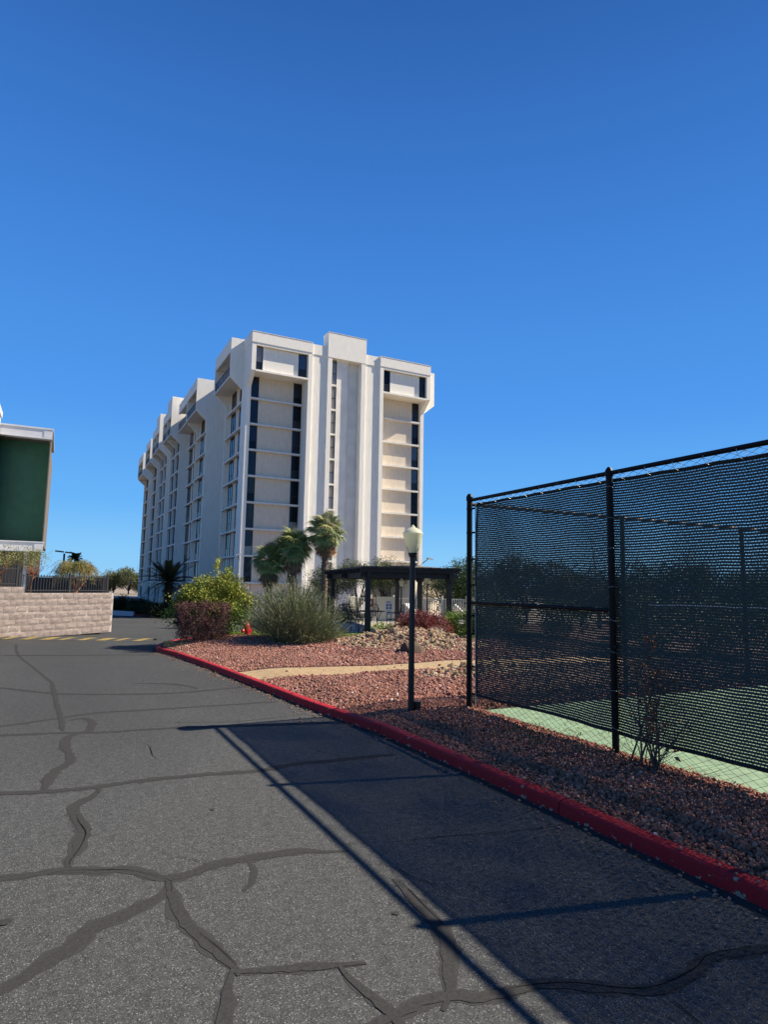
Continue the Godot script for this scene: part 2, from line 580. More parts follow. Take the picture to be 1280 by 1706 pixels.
func build_ground() -> void:
	bump_noise.seed = 3
	bump_noise.frequency = 0.05
	var white := func(_x, _d): return Color(1, 1, 1)
	# the far desert floor, with a hole left to the road by lying lower
	sheet("ground", M.dirt, -900, 900, -40, 1500, 90, 154, func(x, d): return ground_y(d) - (0.35 if d < 165.0 else 0.0), white)
	var patch := FastNoiseLite.new()
	patch.seed = 12; patch.frequency = 0.09; patch.fractal_octaves = 4
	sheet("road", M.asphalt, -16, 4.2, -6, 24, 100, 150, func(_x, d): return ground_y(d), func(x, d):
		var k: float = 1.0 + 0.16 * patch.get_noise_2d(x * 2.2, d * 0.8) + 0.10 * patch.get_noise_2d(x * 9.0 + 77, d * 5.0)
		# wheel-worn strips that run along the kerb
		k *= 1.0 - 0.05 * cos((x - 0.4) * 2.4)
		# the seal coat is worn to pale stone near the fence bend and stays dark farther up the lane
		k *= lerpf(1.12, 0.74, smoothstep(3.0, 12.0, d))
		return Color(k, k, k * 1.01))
	sheet("service_road", M.asphalt, -9, 15.0, 24, 150, 24, 84, func(_x, d): return ground_y(d), func(x, d):
		var k: float = 0.80 + 0.2 * patch.get_noise_2d(x * 1.4, d * 0.9)
		return Color(k, k, k))
	# sealed cracks in the asphalt
	var road := get_node("road")
	var seals := [
		[0.085, [-0.16, 3.31, -0.10, 3.35, -0.03, 3.41, 0.07, 3.50, 0.19, 3.59, 0.26, 3.71, 0.37, 3.78, 0.51, 3.85, 0.66, 3.95, 0.70, 4.09]],
		[0.075, [-0.9, 4.55, -0.27, 4.56, -0.05, 4.53, 0.18, 4.51, 0.35, 4.42, 0.50, 4.37, 0.59, 4.26, 0.68, 4.15, 0.78, 4.14, 0.93, 4.18, 1.09, 4.22, 1.40, 4.20, 1.56, 4.19, 1.70, 4.11, 1.85, 4.06]],
		[0.075, [0.18, 4.53, 0.18, 4.65, 0.23, 4.80, 0.26, 4.98, 0.29, 5.11, 0.26, 5.34, 0.23, 5.63, 0.28, 5.79, 0.37, 5.91, 0.43, 6.05, 0.43, 6.17]],
		[0.08, [-1.6, 6.5, -0.43, 6.33, -0.01, 6.21, 0.44, 6.16, 0.71, 6.20, 1.02, 6.19, 1.38, 6.15, 1.82, 6.09, 2.26, 6.15, 3.3, 6.09]],
		[0.075, [0.02, 6.21, 0.04, 6.50, 0.10, 6.82, 0.21, 7.04, 0.24, 7.39, 0.19, 7.74, 0.21, 8.09, 0.27, 8.29, 0.43, 8.42, 0.50, 8.71, 0.49, 9.09, 0.40, 9.23, 0.26, 9.18]],
		[0.065, [0.70, 4.12, 0.70, 3.89, 0.70, 3.73, 0.72, 3.57, 0.75, 3.43, 0.80, 3.25, 0.84, 3.11, 0.85, 3.02]],
		[0.06, [0.82, 3.06, 0.99, 3.00, 1.12, 2.96, 1.29, 2.90, 1.41, 2.86]],
		[0.06, [0.84, 3.09, 0.79, 2.98, 0.75, 2.85, 0.72, 2.73, 0.66, 2.4]],
		[0.045, [1.29, 2.92, 1.29, 2.78, 1.32, 2.65, 1.35, 2.51, 1.35, 2.2]],
		[0.05, [1.20, 4.18, 1.20, 4.04, 1.14, 3.87, 1.07, 3.80]],
		[0.075, [-3.0, 9.3, -0.63, 8.64, 0.15, 8.46, 0.65, 8.30, 1.46, 8.22, 3.3, 7.80]],
		[0.065, [-2.2, 8.9, -0.49, 9.12, -0.01, 9.30, 0.62, 9.55, 1.27, 9.52, 3.1, 9.46]],
		[0.08, [-2.6, 13.4, -0.89, 12.44, 0.16, 11.35, 1.43, 10.85, 2.08, 10.82, 3.05, 11.03]],
		[0.07, [1.28, 12.04, 1.66, 11.90, 2.02, 11.62, 2.22, 11.09]],
		[0.05, [0.03, 12.81, 0.10, 10.86, 0.16, 9.43, 0.18, 8.55]],
		[0.07, [1.93, 3.57, 1.92, 3.36, 1.90, 3.11, 1.88, 2.93, 1.83, 2.80, 1.73, 2.66, 1.67, 2.54, 1.55, 2.42]],
		[0.06, [1.1, 2.45, 1.49, 2.50, 1.63, 2.49, 1.75, 2.42, 1.90, 2.40, 2.04, 2.39, 2.16, 2.32, 2.30, 2.22, 2.44, 2.14, 2.57, 2.12, 2.77, 2.15, 2.95, 2.19, 3.12, 2.15, 3.5, 2.08]],
		[0.07, [-4.0, 18.4, -1.0, 17.5, 1.0, 16.9, 2.3, 16.6]],
		[0.045, [-0.9, 20.5, -0.7, 17.5, -0.25, 14.5, 0.02, 12.7]],
	]
	var i := 0
	for s in seals:
		var b := MB.new()
		ribbon(b, v2s(s[1]), s[0], 0.0018 + 0.0003 * (i % 9), 40 + i)
		part(road, "crack_seal", b.mesh(), M.seal)
		b = MB.new()
		ribbon(b, v2s(s[1]), s[0] * 1.45, 0.0009 + 0.00004 * (i % 9), 240 + i, 0.34)
		part(road, "crack_seal", b.mesh(), M.seal_edge)
		i += 1
	var cracks := [
		[0.0055, [0.07, 4.50, 0.18, 4.50, 0.35, 4.43, 0.50, 4.36, 0.59, 4.27, 0.67, 4.18]], [0.0060, [0.69, 4.16, 0.72, 4.08, 0.70, 3.95]],
		[0.0055, [0.20, 4.53, 0.19, 4.62, 0.25, 4.82, 0.29, 5.0, 0.30, 5.13, 0.26, 5.36, 0.25, 5.5]], [0.0070, [0.43, 5.95, 0.41, 6.15]],
		[0.0060, [0.76, 3.45, 0.82, 3.27, 0.86, 3.10]],
		[0.0060, [0.73, 4.55, 0.79, 4.44, 0.89, 4.35, 0.96, 4.22]], [0.0060, [0.90, 7.69, 1.00, 7.46, 0.99, 7.00, 1.04, 6.74]],
		[0.0040, [1.98, 3.75, 1.95, 3.45, 1.93, 3.2, 1.92, 2.95]], [0.0060, [1.9, 2.42, 2.16, 2.34, 2.44, 2.16, 2.77, 2.16, 2.95, 2.21, 3.2, 2.16]],
		[0.0080, [2.49, 2.12, 2.48, 2.02, 2.46, 1.90, 2.42, 1.8]], [0.0070, [2.12, 4.06, 2.56, 3.99, 3.00, 3.88, 3.34, 3.82, 3.59, 3.83]],
		[0.0060, [2.0, 3.72, 2.06, 3.5, 2.13, 3.36, 2.2, 3.2]], [0.0080, [1.3, 8.6, 2.2, 8.3, 3.2, 8.45]], [0.0060, [2.55, 6.9, 2.6, 6.5, 2.75, 6.2]],
	]
	i = 0
	for s in cracks:
		var b := MB.new()
		ribbon(b, v2s(s[1]), s[0], 0.0052 + 0.0003 * (i % 6), 90 + i, 0.4)
		part(road, "crack", b.mesh(), M.crack)
		i += 1
	# oil spots
	for s in [Vector3(-0.12, 3.98, 0.035), Vector3(1.75, 3.2, 0.02), Vector3(1.2, 5.2, 0.018), Vector3(-0.6, 9.9, 0.05)]:
		var b := MB.new()
		for k in 12:
			var a0 := TAU * k / 12.0
			var a1 := TAU * (k + 1) / 12.0
			b.tri(P(s.x, 0.0049, s.y), P(s.x + s.z * cos(a0) * (1.0 + 0.3 * sin(a0 * 3)), 0.0049, s.y + s.z * sin(a0)), P(s.x + s.z * cos(a1) * (1.0 + 0.3 * sin(a1 * 3)), 0.0049, s.y + s.z * sin(a1)))
		part(road, "oil_spot", b.mesh(), M.seal)
	# speed hump with painted chevrons across the lane
	var hump := MB.new()
	var hd := Vector2(3.69, -1.68).normalized()
	var hn := Vector2(-hd.y, hd.x)
	var h0 := Vector2(-3.6, 23.6)
	var prof := func(t: float): return 0.004 + 0.05 * (0.5 + 0.5 * cos(t * PI))
	for k in 12:
		var t0 := -1.0 + k / 6.0
		var t1 := -1.0 + (k + 1) / 6.0
		var a := h0 + hn * t0 * 0.36
		var b2 := h0 + hn * t1 * 0.36
		var e := hd * 7.0
		hump.quad(P(a.x, prof.call(t0), a.y), P(a.x + e.x, prof.call(t0), a.y + e.y), P(b2.x + e.x, prof.call(t1), b2.y + e.y), P(b2.x, prof.call(t1), b2.y))
	hump.col = Color(1, 1, 1)
	var hump_o := structure("road_hump", hump.mesh(), M.asphalt)
	for k in 12:
		var b := MB.new()
		var s0 := 0.35 + k * 0.55
		var wide: float = [0.30, 0.17, 0.24][k % 3]
		for q in 10:
			var t0 := -0.92 + q * 0.184
			var t1 := t0 + 0.184
			var sh0 := (1.0 - absf(t0)) * 0.30
			var sh1 := (1.0 - absf(t1)) * 0.30
			var c := []
			for e in [[t0, s0 + sh0], [t0, s0 + sh0 + wide], [t1, s0 + sh1 + wide], [t1, s0 + sh1]]:
				var pp: Vector2 = h0 + hn * float(e[0]) * 0.36 + hd * float(e[1])
				c.append(P(pp.x, float(prof.call(e[0])) + 0.005, pp.y))
			b.quad(c[0], c[1], c[2], c[3])
		part(hump_o, "painted_chevron", b.mesh(), M.yellow)
	# planting bed
	sheet("planting_bed", M.soil, 0.0, 1.0, -6, 27, 60, 132, func(_x, _d): return 0.0, white)
	var bed: MeshInstance3D = get_node("planting_bed")
	var b := MB.new()
	var rows := []
	for j in 133:
		var d := -6.0 + j * 0.25
		var row := []
		var xs := kerb_x(d) + 0.115
		for k in 61:
			var t := float(k) / 60.0
			var x := xs + (40.0 - xs) * (t * 0.35 + 0.65 * t * t)
			row.append(P(x, bed_y(x, d) - (0.10 if in_court(x, d) else 0.0), d))
		rows.append(row)
	for j in 132:
		for k in 60:
			b.quad(rows[j][k], rows[j][k + 1], rows[j + 1][k + 1], rows[j + 1][k])
	bed.mesh = b.mesh()
	# the decomposed-granite path
	b = MB.new()
	for k in 60:
		var xa := 3.17 + k * 0.19
		var xb := xa + 0.19
		for q in 8:
			var t0 := -1.0 + q * 0.25
			var t1 := t0 + 0.25
			var e := func(x, t): 
				var w: float = path_half(x) + (0.05 * bump_noise.get_noise_2d(x * 60.0, t * 40.0))
				var d: float = path_mid(x) + t * w
				return P(x, bed_y(x, d) + 0.012 - 0.03 * pow(absf(t), 6.0), d)
			b.quad(e.call(xa, t0), e.call(xb, t0), e.call(xb, t1), e.call(xa, t1))
	structure("path", b.mesh(), M.sand)
	# lawn
	b = MB.new()
	for k in 44:
		for q in 16:
			var xa := 3.6 + k * 0.28
			var da := 17.2 + q * 0.33
			if on_lawn(xa + 0.14, da + 0.16) and xa > kerb_x(da) + 0.3:
				b.quad(P(xa, bed_y(xa, da) + 0.012, da), P(xa + 0.28, bed_y(xa + 0.28, da) + 0.012, da), P(xa + 0.28, bed_y(xa + 0.28, da + 0.33) + 0.012, da + 0.33), P(xa, bed_y(xa, da + 0.33) + 0.012, da + 0.33))
	structure("lawn", b.mesh(), M.lawn)
	# tennis court slab
	b = MB.new()
	b.span(5.27, 30.0, -0.3, 0.115, -24.0, 7.22)
	structure("court_pavement", b.mesh(), M.court)
	# patio slab under the pergola and the pool deck
	b = MB.new()
	var pr := Vector2(0.978, -0.208)
	var pa := Vector2(0.208, 0.978)
	var po := Vector2(9.0, 19.75)
	var c4 := [po, po + pr * 4.3, po + pr * 4.3 + pa * 8.2, po + pa * 8.2]
	var pv := PackedVector2Array(c4)
	b.prism(pv, Vector3(1, 0, 0), Vector3(0, 0, -1), Vector3(0, 0.35, 0), Vector3(0, -0.205, 0))
	structure("patio_pavement", b.mesh(), M.concrete)
	b = MB.new()
	b.prism(PackedVector2Array([Vector2(12.3, 28.0), Vector2(19.5, 24.2), Vector2(27.0, 33.0), Vector2(17.0, 37.0)]), Vector3(1, 0, 0), Vector3(0, 0, -1), Vector3(0, 0.6, 0), Vector3(0, -0.52, 0))
	structure("pool_deck", b.mesh(), M.concrete)
	# kerb in cast lengths
	var kerb := Node3D.new()
	kerb.name = "kerb"
	kerb.set_meta("kind", "structure")
	add_child(kerb)
	var kp := []
	var d := -5.0
	while d < 17.2:
		kp.append(Vector2(kerb_x(d), d))
		d += 0.25
	for q in 9:      # rounded corner
		var t := q / 8.0
		kp.append(Vector2(2.40, 17.3).lerp(Vector2(2.36, 18.6), t).lerp(Vector2(2.36, 18.6).lerp(Vector2(3.4, 20.0), t), t))
	kp.append(Vector2(4.6, 20.95)); kp.append(Vector2(6.2, 22.1)); kp.append(Vector2(8.0, 24.0)); kp.append(Vector2(8.6, 27.0))
	var sect := [Vector2(-0.010, -0.05), Vector2(0.0, 0.045), Vector2(0.006, 0.080), Vector2(0.016, 0.097), Vector2(0.034, 0.104), Vector2(0.085, 0.107), Vector2(0.112, 0.104), Vector2(0.124, 0.094), Vector2(0.128, 0.02)]
	var run := 0.0
	var start := 0
	while start < kp.size() - 1:
		var stop := mini(start + 12, kp.size() - 1)
		var kb := MB.new()
		for q in range(start, stop):
			var ends := []
			for w in [q, q + 1]:
				var tt: Vector2 = (kp[mini(w + 1, kp.size() - 1)] - kp[maxi(w - 1, 0)]).normalized()
				var inw := Vector2(tt.y, -tt.x)
				var row := []
				var gap := tt * 0.004 * (1.0 if w == start else (-1.0 if w == stop else 0.0))
				for e in sect:
					var wob := 0.004 * bump_noise.get_noise_2d(kp[w].x * 90.0 + e.y * 700.0, kp[w].y * 90.0)
					var pp: Vector2 = kp[w] + inw * (float(e.x) + wob) + gap
					row.append(P(pp.x, float(e.y) + wob, pp.y))
				ends.append(row)
			var ua := run / 1.9
			run += kp[q].distance_to(kp[q + 1])
			var ub := run / 1.9
			for e in sect.size() - 1:
				var va := [0.0, 0.32, 0.46, 0.52, 0.6, 0.8, 0.9, 0.96, 1.0]
				kb.quad_uv(ends[0][e], ends[1][e], ends[1][e + 1], ends[0][e + 1], Vector2(ua, va[e]), Vector2(ub, va[e]), Vector2(ub, va[e + 1]), Vector2(ua, va[e + 1]))
		part(kerb, "kerb_stone", kb.mesh(), M.kerb)
		start = stop
	# gutter line where the seal coat stops short of the kerb foot
	b = MB.new()
	for q in range(0, kp.size() - 6):
		var o0 := 0.10 + 0.05 * bump_noise.get_noise_1d(q * 40.0)
		var o1 := 0.10 + 0.05 * bump_noise.get_noise_1d(q * 40.0 + 40.0)
		b.quad(P(kp[q].x - o0, 0.0012, kp[q].y), P(kp[q].x + 0.02, 0.0012, kp[q].y), P(kp[q + 1].x + 0.02, 0.0012, kp[q + 1].y), P(kp[q + 1].x - o1, 0.0012, kp[q + 1].y))
	part(road, "gutter_seal", b.mesh(), M.seal)
	# far kerb and ramp wall beyond the lane, in the tower's shade
	b = MB.new()
	b.bar(P(5.0, ground_y(78) + 0.28, 74), P(7.4, ground_y(72) + 0.2, 71.7), 0.25, 0.5)
	structure("ramp_wall", b.mesh(), M.white_metal)
	b = MB.new()
	b.bar(P(7.4, ground_y(72) + 0.08, 71.6), P(13.2, ground_y(66) + 0.08, 66), 0.25, 0.22)
	b.bar(P(13.2, ground_y(66) + 0.08, 66), P(15.5, ground_y(63) + 0.08, 60), 0.25, 0.22)
	structure("island_kerb", b.mesh(), M.kerb)
	b = MB.new()
	b.prism(PackedVector2Array([Vector2(7.5, 72), Vector2(13.2, 66), Vector2(15.5, 60), Vector2(17.5, 60), Vector2(17.5, 150), Vector2(10, 150), Vector2(3, 95)]), Vector3(1, 0, 0), Vector3(0, 0, -1), Vector3(0, 0.3, 0), Vector3(0, -1.9, 0))
	structure("planting_strip", b.mesh(), M.soil)

func stone_mesh(seed_: int) -> ArrayMesh:
	var r := RandomNumberGenerator.new()
	r.seed = seed_
	var t := (1.0 + sqrt(5.0)) / 2.0
	var p := [Vector3(-1, t, 0), Vector3(1, t, 0), Vector3(-1, -t, 0), Vector3(1, -t, 0), Vector3(0, -1, t), Vector3(0, 1, t), Vector3(0, -1, -t), Vector3(0, 1, -t), Vector3(t, 0, -1), Vector3(t, 0, 1), Vector3(-t, 0, -1), Vector3(-t, 0, 1)]
	for i in 12:
		p[i] = p[i].normalized() * r.randf_range(0.36, 0.58)
	var f := [0, 11, 5, 0, 5, 1, 0, 1, 7, 0, 7, 10, 0, 10, 11, 1, 5, 9, 5, 11, 4, 11, 10, 2, 10, 7, 6, 7, 1, 8, 3, 9, 4, 3, 4, 2, 3, 2, 6, 3, 6, 8, 3, 8, 9, 4, 9, 5, 2, 4, 11, 6, 2, 10, 8, 6, 7, 9, 8, 1]
	var b := MB.new()
	for i in range(0, f.size(), 3):
		b.tri(p[f[i]], p[f[i + 2]], p[f[i + 1]])
	return b.mesh()

func build_gravel() -> void:
	var r := RandomNumberGenerator.new()
	r.seed = 505
	var holder := Node3D.new()
	holder.name = "gravel"
	add_child(holder)
	tag(holder, "crushed red lava gravel spread over the planting bed behind the kerb", "gravel", "", "stuff")
	var where := [[], [], []]
	var cols := [PackedColorArray(), PackedColorArray(), PackedColorArray()]
	var tone := FastNoiseLite.new()
	tone.seed = 8; tone.frequency = 0.25
	var zones := [[3.5, 5.35, 0.8, 8.4, 36000, 0.016, 0.046], [2.5, 9.2, 8.4, 19.6, 84000, 0.024, 0.054], [5.2, 14.5, 7.3, 18.5, 20000, 0.04, 0.085]]
	for z in zones:
		for k in z[4]:
			var x := r.randf_range(z[0], z[1])
			var d := r.randf_range(z[2], z[3])
			var rim := kerb_x(d) + 0.135
			if x < rim or in_court(x, d) or on_lawn(x, d + 0.25):
				continue
			if on_path(x, d) and r.randf() > 0.012:
				continue
			var s := lerpf(z[5], z[6], pow(r.randf(), 1.5))
			var bs := Basis(Vector3(r.randf_range(-1, 1), r.randf_range(-1, 1), r.randf_range(-1, 1)).normalized(), r.randf() * TAU) * Basis.from_scale(Vector3(s * r.randf_range(0.8, 1.25), s * r.randf_range(0.6, 0.95), s * r.randf_range(0.8, 1.2)))
			var i: int = k % 3
			where[i].append(Transform3D(bs, P(x, bed_y(x, d) + s * r.randf_range(0.05, 0.42), d)))
			var g := r.randf_range(0.55, 1.25) * (1.0 + 0.25 * tone.get_noise_2d(x * 3, d * 3))
			var c := Color(0.30, 0.138, 0.098)
			var pick := r.randf()
			if pick < 0.22: c = Color(0.38, 0.195, 0.145)
			elif pick < 0.34: c = Color(0.25, 0.155, 0.125)
			elif pick < 0.345: c = Color(0.55, 0.50, 0.47)
			elif pick < 0.42: c = Color(0.17, 0.075, 0.05)
			c = c.lerp(Color(0.20, 0.15, 0.105), 0.8 * (clampf((x - 0.74 * d) * 1.2, 0.0, 1.0) if d > 7.4 else 0.0))
			var deep: float = 1.0 - smoothstep(7.0, 9.0, d)  # shade tone put into the colour: redder, darker stones in the windscreen's shadow
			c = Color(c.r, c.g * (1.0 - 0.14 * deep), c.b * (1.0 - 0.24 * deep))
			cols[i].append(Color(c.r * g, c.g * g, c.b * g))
	# a few stones kicked over the kerb
	for k in 420:
		var d := r.randf_range(1.6, 16.8)
		var off := absf(r.randfn(0.0, 0.22)) + 0.03
		var on_top := k % 5 == 0
		var x := kerb_x(d) + r.randf_range(0.02, 0.11) if on_top else kerb_x(d) - off
		var s := r.randf_range(0.010, 0.032)
		where[k % 3].append(Transform3D(Basis(Vector3(r.randfn(), r.randfn(), r.randfn()).normalized(), r.randf() * TAU) * Basis.from_scale(Vector3(s, s * 0.75, s)), P(x, (0.107 if on_top else 0.0) + s * 0.3, d)))
		var g := r.randf_range(0.6, 1.2)
		cols[k % 3].append(Color(0.27 * g, 0.14 * g, 0.105 * g))
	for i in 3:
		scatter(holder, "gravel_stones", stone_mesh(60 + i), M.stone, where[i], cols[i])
	# dry fallen leaves gathered along the kerb and under the twigs
	var lw := []
	var lc := PackedColorArray()
	for k in 1500:
		var d := r.randf_range(1.5, 17.0)
		var x := kerb_x(d) - absf(r.randfn(0.0, 0.10)) - 0.03
		if k % 4 == 0:
			x = kerb_x(d) + 0.2 + r.randf() * 1.4
		if k % 4 == 1:
			var near := Vector2(r.randfn(5.0, 0.22), r.randfn(4.3, 0.45))
			x = near.x; d = near.y
			if in_court(x, d): continue
		elif d < 6.5 and x < kerb_x(d) and r.randf() < 0.75: continue
		var up := 0.012 if x < kerb_x(d) else bed_y(x, d) + 0.045
		var s := r.randf_range(0.018, 0.042)
		lw.append(Transform3D(Basis.from_euler(Vector3(r.randfn(0, 0.35), r.randf() * TAU, r.randfn(0, 0.35))).scaled(Vector3.ONE * s), P(x, up, d)))
		var g := r.randf_range(0.6, 1.3)
		lc.append(Color(0.20 * g, 0.10 * g, 0.045 * g) if r.randf() < 0.7 else Color(0.33 * g, 0.22 * g, 0.11 * g))
	var fl := scatter(self, "fallen_leaves", leaf_mesh(1.0, 0.55, 0.15), M.leaf_dry, lw, lc)
	tag(fl, "dry brown leaves blown against the red kerb and gravel", "leaf litter", "", "stuff")

# a folded leaf: base at the origin, tip along +x, normal +y
func leaf_mesh(l: float, w: float, fold: float) -> ArrayMesh:
	var b := MB.new()
	var m := Vector3(l * 0.45, -fold * w * 0.3, 0)
	var a := Vector3.ZERO
	var t := Vector3(l, -fold * l * 0.35, 0)
	b.tri(a, Vector3(l * 0.4, fold * w * 0.5, w * 0.5), m)
	b.tri(m, Vector3(l * 0.4, fold * w * 0.5, w * 0.5), t)
	b.tri(a, m, Vector3(l * 0.4, fold * w * 0.5, -w * 0.5))
	b.tri(m, t, Vector3(l * 0.4, fold * w * 0.5, -w * 0.5))
	return b.mesh()

# ------------------------------------------------------------------ the tower
var win_meshes := {}

func window_meshes(w: float, h: float, mid: float, split: float) -> Array:
	var key := "%.2f %.2f %.2f %.2f" % [w, h, mid, split]
	if win_meshes.has(key):
		return win_meshes[key]
	var t := 0.055
	var f := MB.new()
	f.box(Vector3(-w / 2 + t / 2, h / 2, 0.0), Vector3(t, h, 0.09)); f.box(Vector3(w / 2 - t / 2, h / 2, 0.0), Vector3(t, h, 0.09))
	f.box(Vector3(0, t / 2, 0.001), Vector3(w - 2 * t, t, 0.09)); f.box(Vector3(0, h - t / 2, 0.001), Vector3(w - 2 * t, t, 0.09))
	if mid > 0.0:
		f.box(Vector3(0, h * mid, 0.0), Vector3(w - 2 * t, 0.05, 0.08))
	if split > 0.0:
		f.box(Vector3(0, h / 2, -0.002), Vector3(0.045, h - 2 * t, 0.075))
	var g := MB.new()
	var lo := h * mid if mid > 0.0 else 0.0
	g.quad(Vector3(-w / 2 + t, t, 0), Vector3(w / 2 - t, t, 0), Vector3(w / 2 - t, maxf(lo, t + 0.01), 0), Vector3(-w / 2 + t, maxf(lo, t + 0.01), 0))
	var g2 := MB.new()
	g2.quad(Vector3(-w / 2 + t, lo, 0), Vector3(w / 2 - t, lo, 0), Vector3(w / 2 - t, h - t, 0), Vector3(-w / 2 + t, h - t, 0))
	win_meshes[key] = [f.mesh(), g.mesh(), g2.mesh()]
	return win_meshes[key]

# turn 0 faces the camera side (+z), -PI/2 faces -x
func window(root: Node3D, x: float, y: float, d: float, w: float, h: float, turn: float, mid := 0.36, stair := false) -> void:
	var ms := window_meshes(w, h, mid, 1.0 if w > 1.3 else 0.0)
	var o := part(root, "window", ms[0], M.black_frame, P(x, y, d) - root.position, turn)
	var pick := rng.randf()
	var lower: Material = M.pane[0 if pick < 0.5 else (1 if pick < 0.8 else 3)]
	pick = rng.randf()
	var upper: Material = M.pane[0 if pick < 0.45 else (1 if pick < 0.75 else (2 if pick < 0.9 else 3))]
	if rng.randf() < 0.13: upper = M.pane[4]
	if rng.randf() < 0.08: lower = M.pane[4]
	if stair:
		upper = M.curtain
		lower = M.pane[4] if pick < 0.5 else M.curtain
	if mid > 0.0:
		part(o, "pane", ms[1], lower, Vector3(0, 0, 0.0), rng.randfn(0.0, 0.006))
	part(o, "pane", ms[2], upper, Vector3(0, 0, 0.0), rng.randfn(0.0, 0.006))

const TX0 := 16.69
const BASE := -1.85
const FL := 2.827

func ledge_y(k: int) -> float:      # top of the k-th ledge counted from the lowest
	return 2.0 + FL * k

func railing(root: Node3D, x: float, y: float, d0: float, d1: float) -> void:
	var b := MB.new()
	b.span(x - 0.03, x + 0.03, y + 1.05, y + 1.12, d0, d1)
	b.span(x - 0.025, x + 0.025, y + 0.08, y + 0.13, d0, d1)
	var rl := part(root, "railing", b.mesh(), M.iron, -root.position)
	var n := int((d1 - d0) / 0.42)
	for i in n:
		var dd := d0 + (d1 - d0) * (i + 0.5) / n
		var s := MB.new()
		var wide := 0.16 if i % 3 == 1 else 0.05
		s.span(x - 0.012, x + 0.012, y + 0.131, y + 1.049, dd - wide, dd + wide)
		part(rl, "baluster", s.mesh(), M.iron)

# one stack of windows on the long side, framed by two fins that flare out into the top balcony
func side_bay(root: Node3D, d0: float, d1: float, xf: float, top: float, wins: Array, fin_near: bool, fin_far: bool, wall_x: float, overhang := 1.45) -> void:
	var prof := PackedVector2Array([Vector2(wall_x, BASE), Vector2(xf, BASE), Vector2(xf, 22.96), Vector2(xf - overhang, 24.3), Vector2(xf - overhang, top), Vector2(wall_x, top)])
	var th := 0.24
	for e in [[d0, fin_near], [d1 - th, fin_far]]:
		if e[1]:
			var b := MB.new()
			b.prism(prof, Vector3.RIGHT, Vector3.UP, Vector3(0, 0, -th), P(0, 0, e[0]))
			part(root, "fin", b.mesh(), M.white_stucco, -root.position)
	var a := d0 + (th if fin_near else 0.0)
	var z := d1 - (th if fin_far else 0.0)
	var xw := xf + 0.45
	bx(root, "side_wall", xw, wall_x, BASE, 24.2, a, z, M.beige)
	var xb := xf - overhang
	bx(root, "balcony_floor", xb + 0.012, wall_x, 24.2, 24.42, a, z, M.ledge)
	bx(root, "parapet", xb + 0.008, xb + 0.26, 27.15, top - 0.01, a, z, M.white_stucco)
	bx(root, "balcony_roof", xb + 0.26, wall_x, 27.3, 27.5, a, z, M.shade_stucco)
	bx(root, "balcony_back_wall", xf + 0.75, wall_x, 24.42, 27.3, a, z, M.beige)
	railing(root, xb + 0.10, 24.42, a, z)
	for k in 8:
		bx(root, "ledge", xf + 0.015, xw + 0.01, ledge_y(k) - 0.2, ledge_y(k), a, z, M.ledge)
		var wy := ledge_y(k)
		var wh := FL - 0.2 if k < 7 else 2.3
		for w in wins:
			window(root, xw - 0.03, wy, lerpf(a, z, w[0]), w[1], wh, -PI / 2)
	for w in wins:
		window(root, xf + 0.72, 24.43, lerpf(a, z, w[0]), 1.5, 2.2, -PI / 2, 0.0)
	for w in wins:
		window(root, xw - 0.03, BASE + 0.3, lerpf(a, z, w[0]), w[1], 2.6, -PI / 2)

